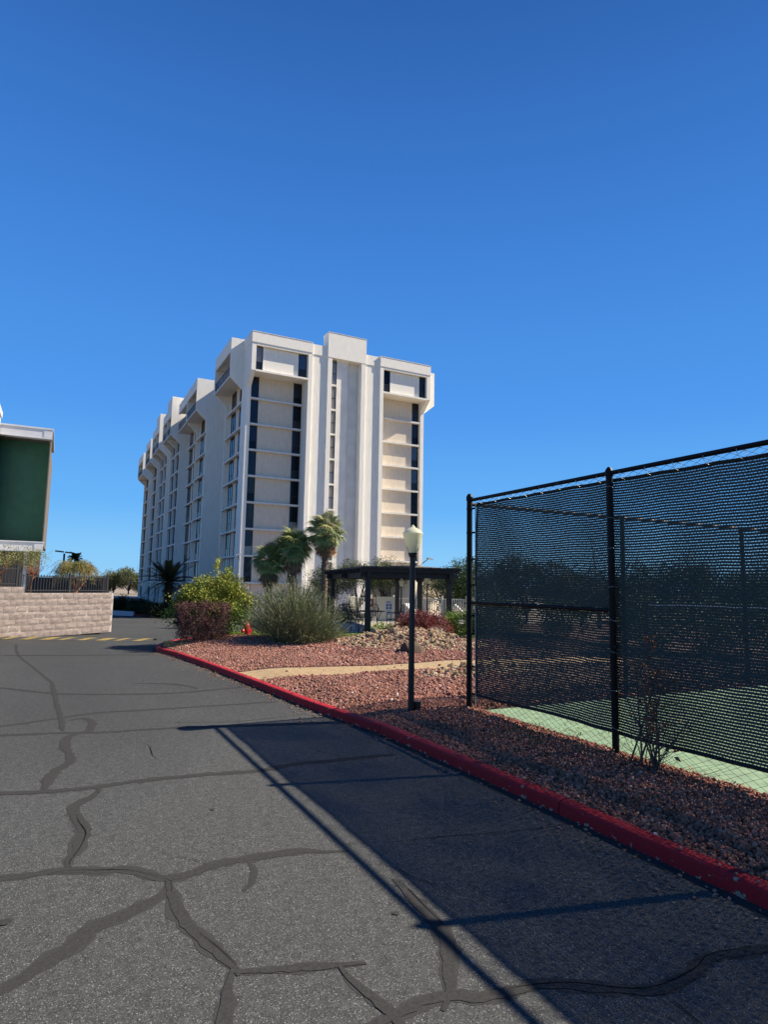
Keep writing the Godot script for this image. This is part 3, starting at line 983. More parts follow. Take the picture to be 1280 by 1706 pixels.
func build_tower() -> void:
	rng.seed = 31
	var t := thing("apartment_tower", "white ten-storey concrete tower with flared top-floor balconies and beige infill walls", "building", P(TX0, BASE, 65.55))
	var F := 64.05
	var C := 65.55
	var W := 66.0
	var S: Material = M.white_stucco
	# ---- front face, built as a left bay and its mirror image about the pier
	var mid := 27.71
	var fx := func(x: float, side: int): return x if side < 0 else 2.0 * mid - x
	for side in [-1, 1]:
		var col := MB.new()
		var x0: float = fx.call(16.69, side)
		var x1: float = fx.call(17.16, side)
		col.prism(PackedVector2Array([Vector2(-67.4, BASE), Vector2(-C, BASE), Vector2(-C, 22.96), Vector2(-F - 0.01, 24.28), Vector2(-F - 0.01, 27.35), Vector2(-67.4, 27.35)]), Vector3(0, 0, 1), Vector3.UP, Vector3(x1 - x0, 0, 0), Vector3(x0, 0, 0))
		part(t, "corner_column", col.mesh(), S, -t.position)
		bx(t, "pilaster", fx.call(23.04, side), fx.call(23.5, side), BASE, 27.36, F, W + 0.2, S)
		bx(t, "parapet", fx.call(16.655, side), fx.call(23.505, side), 27.352, 28.5, F - 0.05, W + 2.0, S)
		bx(t, "parapet_cap", fx.call(16.63, side), fx.call(23.52, side), 28.5, 28.56, F - 0.08, W + 2.0, M.ledge)
		bx(t, "lintel", fx.call(17.16, side), fx.call(23.04, side), 27.08, 27.35, F + 0.004, F + 0.30, S)
		bx(t, "top_box_floor", fx.call(17.16, side), fx.call(23.04, side), 24.2, 24.4, F + 0.006, W, S)
		bx(t, "top_box_wall", fx.call(17.16, side), fx.call(23.04, side), 24.4, 27.35, F + 0.46, W, M.shade_stucco)
		bx(t, "spandrel", fx.call(18.02, side), fx.call(22.0, side), 24.4, 27.08, F + 0.38, F + 0.46, S)
		window(t, fx.call(17.58, side), 24.42, F + 0.44, 0.78, 2.64, 0.0)
		window(t, fx.call(22.49, side), 24.42, F + 0.44, 0.95, 2.64, 0.0)
		bx(t, "bay_wall", fx.call(17.16, side), fx.call(23.04, side), BASE, 24.2, W + 0.05, W + 0.4, M.beige)
		for k in 8:
			bx(t, "ledge", fx.call(17.16, side), fx.call(23.04, side), ledge_y(k) - 0.2, ledge_y(k), C + 0.03, W + 0.05, M.ledge)
			var h := FL - 0.2 if k < 7 else 2.41
			bx(t, "spandrel", fx.call(18.12, side), fx.call(22.06, side), ledge_y(k), ledge_y(k) + h, W - 0.03, W + 0.05, M.beige)
			window(t, fx.call(17.65, side), ledge_y(k), W + 0.02, 0.92, h, 0.0)
			window(t, fx.call(22.56, side), ledge_y(k), W + 0.02, 0.98, h, 0.0)
		bx(t, "spandrel", fx.call(18.12, side), fx.call(22.06, side), BASE, 1.8, W - 0.03, W + 0.05, M.beige)
		bx(t, "recess_wall", fx.call(23.5, side), fx.call(25.36, side), BASE, 27.3, F + 0.20, W + 0.2, S)
		bx(t, "recess_parapet", fx.call(23.505, side), fx.call(25.36, side), 27.3, 28.45, F + 0.13, W + 0.4, S)
	# ---- stair pier
	bx(t, "pier_jamb", 25.35, 25.86, BASE, 27.25, F, W, S)
	bx(t, "pier_jamb", 29.50, 30.03, BASE, 27.25, F, W, S)
	bx(t, "pier_head", 25.32, 30.06, 27.25, 30.15, F - 0.03, F + 1.5, S)
	bx(t, "pier_cap", 25.29, 30.09, 30.15, 30.2, F - 0.06, F + 1.53, M.ledge)
	bx(t, "pier_panel", 26.66, 28.02, BASE, 27.25, F + 0.55, W, M.shade_stucco)
	bx(t, "pier_panel", 28.02, 29.50, BASE, 27.25, F + 1.05, W, M.shade_stucco)
	for k in 10:
		var y := 24.3 - FL * k
		bx(t, "pier_ledge", 25.86, 26.66, y - 0.2, y, F + 0.35, W, M.ledge)
		if y + 2.6 > BASE:
			window(t, 26.26, y, F + 0.62, 0.80, FL - 0.2, 0.0, 0.5, true)
	bx(t, "stair_back_wall", 25.86, 26.66, BASE, 27.25, F + 0.75, W, M.curtain)
	# ---- right-hand side, seen edge on
	var b := MB.new()
	b.prism(PackedVector2Array([Vector2(38.2, BASE), Vector2(38.74, BASE), Vector2(38.77, 22.9), Vector2(40.5, 24.3), Vector2(40.5, 28.5), Vector2(38.2, 28.5)]), Vector3.RIGHT, Vector3.UP, Vector3(0, 0, -0.3), P(0, 0, 66.0))
	part(t, "fin", b.mesh(), S, -t.position)
	bx(t, "parapet", 38.78, 40.49, 24.3, 28.48, 66.3, 75.0, S)
	# ---- body
	bx(t, "body", 19.3, 38.3, BASE, 27.9, W + 0.4, 150.0, M.shade_stucco)
	# ---- long side: bays stepped in and out
	var wl := 19.35
	side_bay(t, 67.4, 75.4, 16.69, 28.7, [[0.25, 0.87], [0.686, 1.9]], true, true, wl)
	side_bay(t, 83.2, 90.5, 16.05, 28.6, [[0.16, 0.8], [0.62, 2.0]], true, true, wl)
	side_bay(t, 90.5, 97.8, 16.12, 28.6, [[0.36, 0.8], [0.8, 2.2]], false, false, wl)
	side_bay(t, 99.0, 103.4, 15.25, 30.15, [[0.78, 1.5]], true, true, wl)
	side_bay(t, 103.4, 107.2, 15.2, 28.6, [[0.76, 1.5]], false, true, wl)
	side_bay(t, 110.4, 114.5, 15.05, 30.15, [[0.78, 1.6]], true, true, wl)
	side_bay(t, 114.5, 119.0, 15.05, 28.6, [[0.76, 1.7]], false, true, wl)
	side_bay(t, 124.0, 131.0, 15.3, 28.6, [[0.35, 1.2], [0.80, 2.0]], true, true, wl)
	side_bay(t, 139.0, 147.8, 15.7, 28.7, [[0.35, 1.2], [0.78, 2.4]], true, true, wl)
	# alcoves between the bays: set-back wall with window strip, ledges and a small top balcony
	for al in [[75.4, 83.2], [119.0, 124.0], [131.0, 139.0]]:
		var near: float = al[0]
		for k in 8:
			bx(t, "ledge", 17.25, 19.3, ledge_y(k) - 0.18, ledge_y(k), near, near + 2.3, M.ledge)
			window(t, 17.65, ledge_y(k), near + 1.1, 1.3, FL - 0.18, -PI / 2)
		bx(t, "side_wall", 17.7, 19.3, BASE, 27.2, near, near + 2.3, M.beige)
		bx(t, "balcony_floor", 16.55, 17.7, 24.2, 24.42, near, near + 2.4, M.ledge)
		railing(t, 16.62, 24.42, near + 0.05, near + 2.35)
		bx(t, "parapet", 16.7, 19.3, 27.2, 28.4, near, near + 2.4, S)
		bx(t, "alcove_wall", 19.25, 19.3, BASE, 28.2, near + 2.4, al[1], M.shade_stucco)
	bx(t, "alcove_wall", 17.0, 19.3, BASE, 28.3, 97.8, 99.0, M.shade_stucco)
	bx(t, "alcove_wall", 17.2, 19.3, BASE, 28.3, 107.2, 110.4, M.shade_stucco)
	bx(t, "roof", 17.6, 40.0, 27.9, 28.1, 68.0, 150.0, M.slab_roof)
	# dark entrance bay and red awning at the foot of the long side
	b = MB.new()
	b.quad(P(16.6, 1.6, 86), P(16.6, 1.6, 97), P(13.6, 0.75, 97), P(13.6, 0.75, 86))
	b.quad(P(13.6, 0.75, 86), P(13.6, 0.75, 97), P(13.6, 0.45, 97), P(13.6, 0.45, 86))
	part(t, "awning", b.mesh(), M.awning, -t.position)
	for dd in [86.5, 91.5, 96.5]:
		bx(t, "awning_post", 13.65, 13.75, BASE, 0.7, dd, dd + 0.1, M.white_metal)
	# floodlights bracketed to the two front corners
	for e in [[16.66, 4.75, -1.0], [38.76, 5.1, 1.0]]:
		b = MB.new()
		b.tube([P(e[0], e[1] - 0.5, C), P(e[0] + e[2] * 0.25, e[1] - 0.1, C - 0.6), P(e[0] + e[2] * 0.3, e[1], C - 0.9)], [0.05, 0.045, 0.045], 6)
		var fl := part(t, "floodlight", b.mesh(), M.iron, -t.position)
		b = MB.new()
		b.box(P(e[0] + e[2] * 0.35, e[1] + 0.02, C - 1.1), Vector3(0.75, 0.12, 0.45), Basis(Vector3.FORWARD, 0.2 * e[2]))
		part(fl, "lamp_head", b.mesh(), M.galv)

func build_left_buildings() -> void:
	# green-panelled building on the terrace
	var o := thing("storage_building", "dark green panelled building with white fascia bands above the block wall", "building", P(-13.0, 1.0, 45.0))
	var D := 45.0
	bx(o, "fascia", -26.0, -0.92, 10.78, 11.30, D, D + 0.6, M.white_metal)
	bx(o, "fascia_cap", -26.0, -0.86, 11.30, 11.40, D - 0.05, D + 8.0, M.white_metal)
	bx(o, "fascia_trim", -26.0, -0.90, 10.70, 10.775, D - 0.03, D + 0.5, M.white_metal)
	bx(o, "fascia_end", -1.38, -0.905, 10.79, 11.295, D - 0.025, D - 0.002, M.white_metal)
	bx(o, "fascia", -26.0, -0.94, 3.55, 4.1, D, D + 0.6, M.white_metal)
	bx(o, "fascia_cap", -26.0, -0.91, 4.1, 4.17, D - 0.05, D + 0.62, M.white_metal)
	bx(o, "fascia_end", -1.42, -0.93, 3.56, 4.095, D - 0.025, D - 0.002, M.white_metal)
	var x := -1.02
	var i := 0
	while x > -8.0:
		var w: float = [0.75, 0.72, 0.78, 1.1, 1.1][mini(i, 4)]
		bx(o, "cladding_panel", x - w + 0.004, x, 4.1, 10.78, D + 1.9 + 0.004 * (i % 2), D + 2.05, M.green_panel)
		x -= w
		i += 1
	bx(o, "corner_return", -1.015, -0.955, 4.11, 10.77, D + 0.02, D + 2.1, M.taupe)
	bx(o, "wall", -26.0, -1.05, 0.8, 3.55, D + 0.9, D + 1.2, M.taupe)
	bx(o, "wall", -26.0, -1.03, 4.17, 11.2, D + 2.06, D + 14.0, M.taupe)
	bx(o, "soffit", -26.0, -1.02, 10.78, 11.2, D + 0.61, D + 2.05, M.taupe)
	bx(o, "sill_shelf", -26.0, -1.02, 3.6, 4.1, D + 0.61, D + 2.05, M.taupe)
	bx(o, "end_pier", -1.75, -1.05, 2.2, 3.54, D + 0.1, D + 0.88, M.taupe)
	bx(o, "corner_post", -1.95, -1.75, 0.8, 3.54, D + 0.3, D + 0.5, M.galv)
	# taller block whose parapet corner just enters the frame
	bx(o, "tall_wing_wall", -14.0, -3.80, 0.8, 11.7, 38.0, D - 0.06, M.white_metal)
	bx(o, "tall_wing_parapet", -14.1, -3.72, 11.7, 12.05, 37.9, D - 0.06, M.white_metal)

func build_retaining_wall() -> void:
	var a := Vector2(-3.4, 21.05)
	var e := Vector2(1.80, 25.46)
	var dir := (e - a).normalized()
	var leng := a.distance_to(e)
	var nrm := Vector2(dir.y, -dir.x)     # towards the lane
	var w := thing("block_wall", "split-face tan concrete block retaining wall with a stepped top beside the lane", "wall", P(a.x, -0.05, a.y), 0.0)
	var ang := atan2(dir.y, dir.x)
	w.rotation.y = ang
	var r := RandomNumberGenerator.new()
	r.seed = 17
	var bl := 0.42
	var bh := 0.2
	var variants := []
	for k in 6:
		var b := MB.new()
		var gx := bl - 0.005
		var gy := bh - 0.006
		# rough split face: a 4 x 3 grid pushed in and out
		var g := []
		for i in 6:
			var row := []
			for j in 4:
				var ed := (i == 0 or i == 5 or j == 0 or j == 3)
				row.append(Vector3(-gx / 2 + gx * i / 5.0, -gy / 2 + gy * j / 3.0, 0.125 + (0.0 if ed else r.randf_range(0.004, 0.026))))
			g.append(row)
		for i in 5:
			for j in 3:
				b.quad(g[i][j], g[i + 1][j], g[i + 1][j + 1], g[i][j + 1])
		b.quad(Vector3(-gx / 2, gy / 2, 0.125), Vector3(gx / 2, gy / 2, 0.125), Vector3(gx / 2, gy / 2, -0.12), Vector3(-gx / 2, gy / 2, -0.12))
		b.quad(Vector3(gx / 2, -gy / 2, 0.125), Vector3(gx / 2, -gy / 2, -0.12), Vector3(gx / 2, gy / 2, -0.12), Vector3(gx / 2, gy / 2, 0.125))
		b.quad(Vector3(-gx / 2, -gy / 2, 0.125), Vector3(-gx / 2, gy / 2, 0.125), Vector3(-gx / 2, gy / 2, -0.12), Vector3(-gx / 2, -gy / 2, -0.12))
		b.quad(Vector3(-gx / 2, -gy / 2, 0.125), Vector3(-gx / 2, -gy / 2, -0.12), Vector3(gx / 2, -gy / 2, -0.12), Vector3(gx / 2, -gy / 2, 0.125))
		variants.append(b.mesh())
	var core := MB.new()
	core.box(Vector3(leng / 2, 0.70, 0), Vector3(leng - 0.02, 1.40, 0.245))
	part(w, "core", core.mesh(), M.mortar)
	var step_at := 3.05
	for row in 8:
		var n := int(leng / bl)
		for k in n + 1:
			var x := bl * (k + (0.5 if row % 2 == 0 else 0.0))
			if x > leng - bl * 0.2:
				continue
			if row == 7 and x > step_at:
				continue
			part(w, "block", variants[r.randi() % 6], M.cmu[r.randi() % 4], Vector3(minf(x, leng - bl / 2), bh * (row + 0.5), r.randf_range(-0.004, 0.004)))
	# terrace earth held up behind the wall
	var b := MB.new()
	var back := Vector2(-dir.y, dir.x)
	var q := [a - dir * 14.0 + back * 0.12, e + back * 0.12 - dir * 0.3, e + back * 30.0 - dir * 0.5, a - dir * 14.0 + back * 40.0]
	b.prism(PackedVector2Array(q), Vector3(1, 0, 0), Vector3(0, 0, -1), Vector3(0, 2.5, 0), Vector3(0, -1.22, 0))
	structure("terrace_ground", b.mesh(), M.dirt)
	# iron picket fences on the wall
	var seg := [[-0.6, step_at - 0.02, 1.55, 0.62, "black iron picket fence on the higher left step of the block wall"], [step_at + 0.06, leng - 0.15, 1.35, 0.60, "black iron picket fence on the lower step of the block wall"]]
	for s in seg:
		var f := thing("picket_fence", s[4], "fence", Vector3.ZERO, ang, "iron fences on the block wall")
		var o2 := a + dir * float(s[0]) + back * 0.10
		f.position = P(o2.x, s[2], o2.y)
		var l: float = s[1] - s[0]
		var rl := MB.new()
		rl.box(Vector3(l / 2, s[3] - 0.05, 0), Vector3(l, 0.03, 0.03))
		part(f, "rail", rl.mesh(), M.iron)
		rl = MB.new()
		rl.box(Vector3(l / 2, 0.09, 0), Vector3(l, 0.03, 0.03))
		part(f, "rail", rl.mesh(), M.iron)
		var pk := MB.new()
		pk.box(Vector3(0, s[3] / 2, 0), Vector3(0.018, s[3], 0.018))
		var pm := pk.mesh()
		var n := int(l / 0.105)
		for i in n:
			part(f, "picket", pm, M.iron, Vector3((i + 0.5) * l / n, 0.0, 0.002))
		var po := MB.new()
		po.box(Vector3(0, s[3] / 2 + 0.03, 0), Vector3(0.06, s[3] + 0.06, 0.06))
		var pom := po.mesh()
		for i in int(l / 1.9) + 1:
			part(f, "post", pom, M.iron, Vector3(minf(i * 1.9 + 0.03, l), 0, -0.002))
		part(f, "post", pom, M.iron, Vector3(l + 0.02, 0, -0.004))
	# dark block wall of the neighbouring yard
	var bw := thing("yard_wall", "dark brown block wall behind the iron fence and drooping tree", "wall", P(-2.0, 1.2, 38.0))
	var wb := MB.new()
	wb.bar(P(-1.2, 1.45, 36.0), P(2.2, 1.45, 34.75), 0.2, 0.95)
	part(bw, "wall", wb.mesh(), M.brown_wall, -bw.position)
	for k in 4:
		var cb := MB.new()
		var q2 := Vector2(-1.2, 36.0).lerp(Vector2(2.15, 34.76), k / 3.0)
		cb.box(P(q2.x, 1.47, q2.y), Vector3(0.3, 1.06, 0.3))
		part(bw, "pier", cb.mesh(), M.brown_wall, -bw.position)

# ------------------------------------------------------------------ fences of the court
func wire_mesh(h: float, p: float, r: float) -> ArrayMesh:
	var b := MB.new()
	var pts := []
	var rad := []
	var n := int(h / (p / 2))
	for i in n + 1:
		pts.append(Vector3((p / 2 + 0.001) * (1.0 if i % 2 == 0 else -1.0), i * p / 2, 0.0016 * (1.0 if i % 2 == 0 else -1.0)))
		rad.append(r)
	b.tube(pts, rad, 4, false)
	return b.mesh()

func pipe(a: Vector3, b: Vector3, r: float, sides := 14) -> ArrayMesh:
	var m := MB.new()
	m.tube([a, b], [r, r], sides)
	return m.mesh()

func ring(o: Vector3, axis: Vector3, r: float, t: float, n := 12) -> ArrayMesh:
	var b := MB.new()
	var s := axis.cross(Vector3(0.3, 0.9, 0.2)).normalized()
	var w := axis.cross(s)
	var pts := []
	var rad := []
	for i in n + 1:
		var g := TAU * i / n
		pts.append(o + s * cos(g) * r + w * sin(g) * r)
		rad.append(t)
	b.tube(pts, rad, 5, false)
	return b.mesh()

func build_fences() -> void:
	var X := 5.13
	var y0 := 0.10
	var top := 2.99
	var f := thing("court_fence", "tall black chain-link fence with dark windscreen running along the red kerb", "fence", P(X, y0, 4.81))
	var o := -f.position
	var pd := [7.38, 4.81, 2.24, -0.33, -2.90]
	var r := RandomNumberGenerator.new()
	r.seed = 77
	for i in pd.size():
		var rr := 0.040 if i == 0 else 0.036
		var b := MB.new()
		b.tube([P(X, y0 - 0.25, pd[i]), P(X, top + (0.05 if i == 0 else 0.02), pd[i])], [rr, rr], 18)
		var post := part(f, "post", b.mesh(), M.fence_black, o)
		b = MB.new()
		b.lathe(P(X, top + (0.045 if i == 0 else 0.015), pd[i]), [Vector2(rr + 0.008, -0.05), Vector2(rr + 0.008, 0.0), Vector2(rr * 0.9, 0.025), Vector2(rr * 0.5, 0.045), Vector2(0.0, 0.05)], 16)
		part(post, "post_cap", b.mesh(), M.fence_black)
		for k in 8:
			var yy := 0.35 + k * 0.36 + r.randf_range(-0.06, 0.06)
			if i == 0:
				var bb := MB.new()      # tension band reaching to the bar
				bb.lathe(P(X, yy, pd[i]), [Vector2(rr + 0.002, -0.013), Vector2(rr + 0.004, -0.013), Vector2(rr + 0.004, 0.013), Vector2(rr + 0.002, 0.013)], 14)
				bb.box(P(X + 0.03, yy, pd[i] - 0.06), Vector3(0.006, 0.026, 0.05))
				part(post, "tension_band", bb.mesh(), M.fence_black)
			else:
				part(post, "tie_wire", ring(P(X + 0.006, yy, pd[i]), Vector3(0.1, 1, r.randf_range(-0.5, 0.5)).normalized(), rr + 0.006, 0.0022), M.galv)
	var tb := MB.new()
	tb.box(P(X + 0.035, 1.55, 7.285), Vector3(0.005, 2.75, 0.018))
	part(f, "tension_bar", tb.mesh(), M.galv, o)
	part(f, "top_rail", pipe(P(X, top - 0.005, 7.38), P(X, top - 0.005, -2.9), 0.024), M.fence_black, o)
	part(f, "brace_rail", pipe(P(X, 1.55, 7.345), P(X, 1.55, 4.84), 0.021), M.fence_black, o)
	for k in 5:
		part(f, "tie_wire", ring(P(X + 0.008, 1.55, 6.9 - k * 0.47), Vector3(0, 0.25, 1).normalized(), 0.027, 0.0022), M.galv, o)
	# woven wire
	var p := 0.066
	var wm := wire_mesh(2.84, p, 0.0029)
	var where := []
	var cols := PackedColorArray()
	var n := int((7.29 + 2.9) / p)
	for i in n:
		var bend := Basis(Vector3(0, 1, 0), PI / 2 + PI * (i % 2))
		where.append(Transform3D(bend, P(X + 0.042 + 0.004 * sin(i * 0.3), y0 + 0.03, 7.27 - i * p)))
		cols.append(Color(1, 1, 1))
	var wl := scatter(f, "chain_link", wm, M.wire, where, cols)
	wl.position = o
	# windscreen of knitted bands, hung inside the wire with ties
	for bay in 4:
		var da: float = pd[bay] - (0.10 if bay == 0 else 0.0)
		var db: float = pd[bay + 1]
		var rows := 97
		var segs := 30
		var b := MB.new()
		var nz := FastNoiseLite.new()
		nz.seed = 100; nz.frequency = 0.4
		var topf := func(d): return 2.93 - 0.008 * absf(sin(d * 5.2)) - 0.012 * clampf((7.4 - d) / 2.5, 0.0, 1.0) - 0.016 * clampf((4.8 - d) / 1.6, 0.0, 1.0)
		var botf := func(d): return 0.315 + 0.03 * nz.get_noise_1d(d * 1.5 + 40.0)
		var outf := func(d, t): return X + 0.062 + 0.02 * nz.get_noise_2d(d * 1.4, t * 3.0) + 0.012 * sin(d * 2.4) * sin(t * PI)
		var yf := func(d, t):
			return lerpf(botf.call(d), topf.call(d), t) + (0.010 * nz.get_noise_2d(d * 5.0, t * 2.5 + 9.0) + 0.004 * nz.get_noise_2d(d * 14.0, t * 9.0)) * sin(t * PI)
		for k in rows:
			var t := (k + 0.5) / rows
			var h := 0.0109
			if absf(t - 0.335) < 0.008: h = 0.0142
			elif t > 0.28 and t < 0.335: h = 0.0124
			for q in segs:
				var d0 := lerpf(da, db, float(q) / segs)
				var d1 := lerpf(da, db, float(q + 1) / segs)
				var ya: float = yf.call(d0, t)
				var yb: float = yf.call(d1, t)
				var xa: float = outf.call(d0, t)
				var xb: float = outf.call(d1, t)
				var ha := h * (1.0 + 0.10 * nz.get_noise_2d(d0 * 3.0 + 70.0, t * 8.0))
				var hb := h * (1.0 + 0.10 * nz.get_noise_2d(d1 * 3.0 + 70.0, t * 8.0))
				b.quad(P(xa + 0.0006, ya - ha, d0), P(xb + 0.0006, yb - hb, d1), P(xb - 0.0006, yb + hb, d1), P(xa - 0.0006, ya + ha, d0))
		for k in rows - 1:
			var t := (k + 0.5) / rows
			var tn := (k + 1.5) / rows
			var m := int((da - db) / 0.030)
			for q in m:
				var d := da - (q + 0.5 * (k % 2) + r.randf_range(-0.12, 0.12)) * (da - db) / m
				var x: float = outf.call(d, t)
				b.quad(P(x, yf.call(d, t), d - 0.004), P(x, yf.call(d, t), d + 0.004), P(x, yf.call(d, tn), d + 0.007), P(x, yf.call(d, tn), d - 0.001))
		var ws := part(f, "windscreen", b.mesh(), M.screen, o)
		# hems
		for e in [0.0, 1.0]:
			var pts := []
			var rad := []
			for q in segs + 1:
				var d := lerpf(da, db, float(q) / segs)
				pts.append(P(outf.call(d, e), yf.call(d, e), d)); rad.append(0.017)
			b = MB.new()
			b.tube(pts, rad, 6)
			part(ws, "hem", b.mesh(), M.hem)
		if bay == 0:
			var pts := []
			for q in 12:
				pts.append(P(outf.call(da, q / 11.0), yf.call(da, q / 11.0), da))
			b = MB.new()
			var rad := []
			for q in 12: rad.append(0.014)
			b.tube(pts, rad, 6)
			part(ws, "hem", b.mesh(), M.hem)
		for q in 8:
			var d := lerpf(da, db, (q + 0.5) / 8.0)
			var yt: float = topf.call(d)
			part(ws, "hanging_tie", ring(P(X + 0.03, (yt + top) / 2 + 0.005, d), Vector3(0, 0.2, 1).normalized(), maxf(0.03, (top - yt) / 2 + 0.018), 0.0022, 10), M.galv)
	# back fence of the court, running off to the right
	var g := thing("court_back_fence", "black chain-link fence across the court's far end, seen through the windscreen", "fence", P(8.13, 0.1, 7.38))
	o = -g.position
	for x in [8.13, 11.2, 14.27, 17.34, 20.41]:
		part(g, "post", pipe(P(x, 0.0, 7.38), P(x, 2.96, 7.38), 0.036), M.fence_black, o)
	part(g, "top_rail", pipe(P(5.16, 2.93, 7.38), P(20.41, 2.93, 7.38), 0.026), M.fence_black, o)
	where = []
	cols = PackedColorArray()
	for i in int(15.2 / p):
		where.append(Transform3D(Basis(Vector3.UP, PI * (i % 2)), P(5.22 + i * p, y0 + 0.03, 7.34)))
		cols.append(Color(1, 1, 1))
	wl = scatter(g, "chain_link", wm, M.wire, where, cols)
	wl.position = o
	# low net on a post beyond the court
	var t := thing("sport_net", "sagging net on a dark post beyond the court, behind the windscreen", "net", P(11.7, 0.15, 10.0))
	part(t, "post", pipe(Vector3(0, 0, 0), Vector3(0, 1.36, 0), 0.05), M.iron)
	var b := MB.new()
	for k in 12:
		var z0 := k * 0.45
		b.quad(Vector3(z0 * 0.4, 1.34 - 0.02 * sin(k / 12.0 * PI), z0 * 0.9), Vector3((z0 + 0.45) * 0.4, 1.34 - 0.02 * sin((k + 1) / 12.0 * PI), (z0 + 0.45) * 0.9), Vector3((z0 + 0.45) * 0.4, 1.29, (z0 + 0.45) * 0.9), Vector3(z0 * 0.4, 1.29, z0 * 0.9))
	part(t, "head_band", b.mesh(), M.sign_white)
	b = MB.new()
	for k in 90:
		b.bar(Vector3(k * 0.024, 0.35, k * 0.054), Vector3(k * 0.024, 1.29, k * 0.054), 0.004, 0.004)
	for k in 16:
		b.bar(Vector3(0, 0.37 + k * 0.058, 0), Vector3(2.16, 0.37 + k * 0.058, 4.86), 0.004, 0.004)
	part(t, "netting", b.mesh(), M.wire)

# ------------------------------------------------------------------ lamps, hydrant, pergola, pool side
func build_street_furniture() -> void:
	var y := bed_y(4.28, 7.5)
	var l := thing("lamp_post", "tall black lamp post with ivory acorn globe standing on gravel near the fence corner", "street lamp", P(4.28, y, 7.5), 0.0, "acorn globe lamps")
	var b := MB.new()
	b.lathe(Vector3.ZERO, [Vector2(0.045, -0.1), Vector2(0.043, 0.0), Vector2(0.040, 0.9), Vector2(0.038, 2.0), Vector2(0.038, 2.05)], 18)
	part(l, "pole", b.mesh(), M.black_paint)
	b = MB.new()
	b.lathe(Vector3(0, 2.05, 0), [Vector2(0.04, -0.02), Vector2(0.055, 0.0), Vector2(0.058, 0.02), Vector2(0.066, 0.03), Vector2(0.066, 0.042), Vector2(0.0, 0.045)], 18)
	part(l, "globe_holder", b.mesh(), M.black_paint)
	b = MB.new()
	b.lathe(Vector3(0, 2.09, 0), [Vector2(0.060, 0.0), Vector2(0.072, 0.03), Vector2(0.092, 0.09), Vector2(0.110, 0.15), Vector2(0.124, 0.21), Vector2(0.134, 0.25), Vector2(0.137, 0.262)], 48, 0.008, 12)
	var gb := part(l, "globe", b.mesh(), M.globe)
	b = MB.new()
	b.lathe(Vector3(0, 2.352, 0), [Vector2(0.139, 0.0), Vector2(0.139, 0.008), Vector2(0.124, 0.028), Vector2(0.104, 0.048), Vector2(0.084, 0.062), Vector2(0.062, 0.075), Vector2(0.042, 0.085), Vector2(0.030, 0.092), Vector2(0.028, 0.10), Vector2(0.022, 0.107), Vector2(0.010, 0.118), Vector2(0.0, 0.128)], 40, 0.014, 8)
	part(gb, "globe_lid", b.mesh(), M.globe)
	b = MB.new()
	b.lathe(Vector3(0, 2.10, 0), [Vector2(0.02, 0.0), Vector2(0.022, 0.06), Vector2(0.034, 0.09), Vector2(0.034, 0.12), Vector2(0.018, 0.15), Vector2(0.0, 0.155)], 14)
	part(gb, "bulb", b.mesh(), M.sign_white)
	b = MB.new()
	b.box(Vector3(0.085, 0.05, 0.0), Vector3(0.07, 0.11, 0.09))
	b.box(Vector3(0.085, 0.115, 0.0), Vector3(0.08, 0.02, 0.10))
	part(l, "junction_box", b.mesh(), M.black_paint)
	# smaller white-globed lamps further back
	var small := [[10.44, 1.62, 21.78, "white globe lamp on thin black pole left of the pergola's front post"], [12.48, 1.74, 20.73, "white globe lamp on thin black pole between the pergola's right posts"], [12.58, 1.62, 22.95, "white globe lamp half hidden by the pergola's rear post"]]
	for s in small:
		var q := thing("garden_lamp", s[3], "street lamp", P(s[0], 0.12, s[2]), 0.0, "white globe lamps by the pool")
		var h: float = s[1]
		b = MB.new()
		b.lathe(Vector3.ZERO, [Vector2(0.032, 0), Vector2(0.028, 0.3), Vector2(0.026, h - 0.02), Vector2(0.055, h), Vector2(0.06, h + 0.02), Vector2(0, h + 0.021)], 12)
		part(q, "pole", b.mesh(), M.black_paint)
		b = MB.new()
		b.lathe(Vector3(0, h + 0.02, 0), [Vector2(0.05, 0.0), Vector2(0.085, 0.09), Vector2(0.115, 0.21), Vector2(0.118, 0.225), Vector2(0.10, 0.25), Vector2(0.06, 0.29), Vector2(0.025, 0.31), Vector2(0.015, 0.34), Vector2(0, 0.36)], 16)
		part(q, "globe", b.mesh(), M.globe_white)
	# hydrant
	var hy := thing("fire_hydrant", "small red fire hydrant on the lawn between the two big bushes", "fire hydrant", P(5.12, bed_y(5.12, 18.9) - 0.12, 18.9), 0.35)
	b = MB.new()
	b.lathe(Vector3.ZERO, [Vector2(0.13, 0.0), Vector2(0.13, 0.03), Vector2(0.085, 0.04), Vector2(0.08, 0.38), Vector2(0.105, 0.39), Vector2(0.105, 0.42), Vector2(0.085, 0.43)], 18)
	part(hy, "barrel", b.mesh(), M.red)
	b = MB.new()
	b.lathe(Vector3(0, 0.43, 0), [Vector2(0.10, 0.0), Vector2(0.095, 0.04), Vector2(0.07, 0.09), Vector2(0.03, 0.115), Vector2(0.025, 0.15), Vector2(0, 0.152)], 16)
	part(hy, "bonnet", b.mesh(), M.red)
	for e in [[-1.0, 0.0, 0.05], [1.0, 0.0, 0.05], [0.0, 1.0, 0.065]]:
		var m := MB.new()
		var d := Vector3(e[0], 0, e[1])
		m.tube([Vector3(0, 0.3, 0) + d * 0.06, Vector3(0, 0.3, 0) + d * 0.12, Vector3(0, 0.3, 0) + d * 0.121, Vector3(0, 0.3, 0) + d * 0.155], [e[2], e[2], e[2] + 0.012, e[2] + 0.012], 12)
		part(hy, "outlet_cap", m.mesh(), M.red)
	# grey utility box at the lawn edge
	b = MB.new()
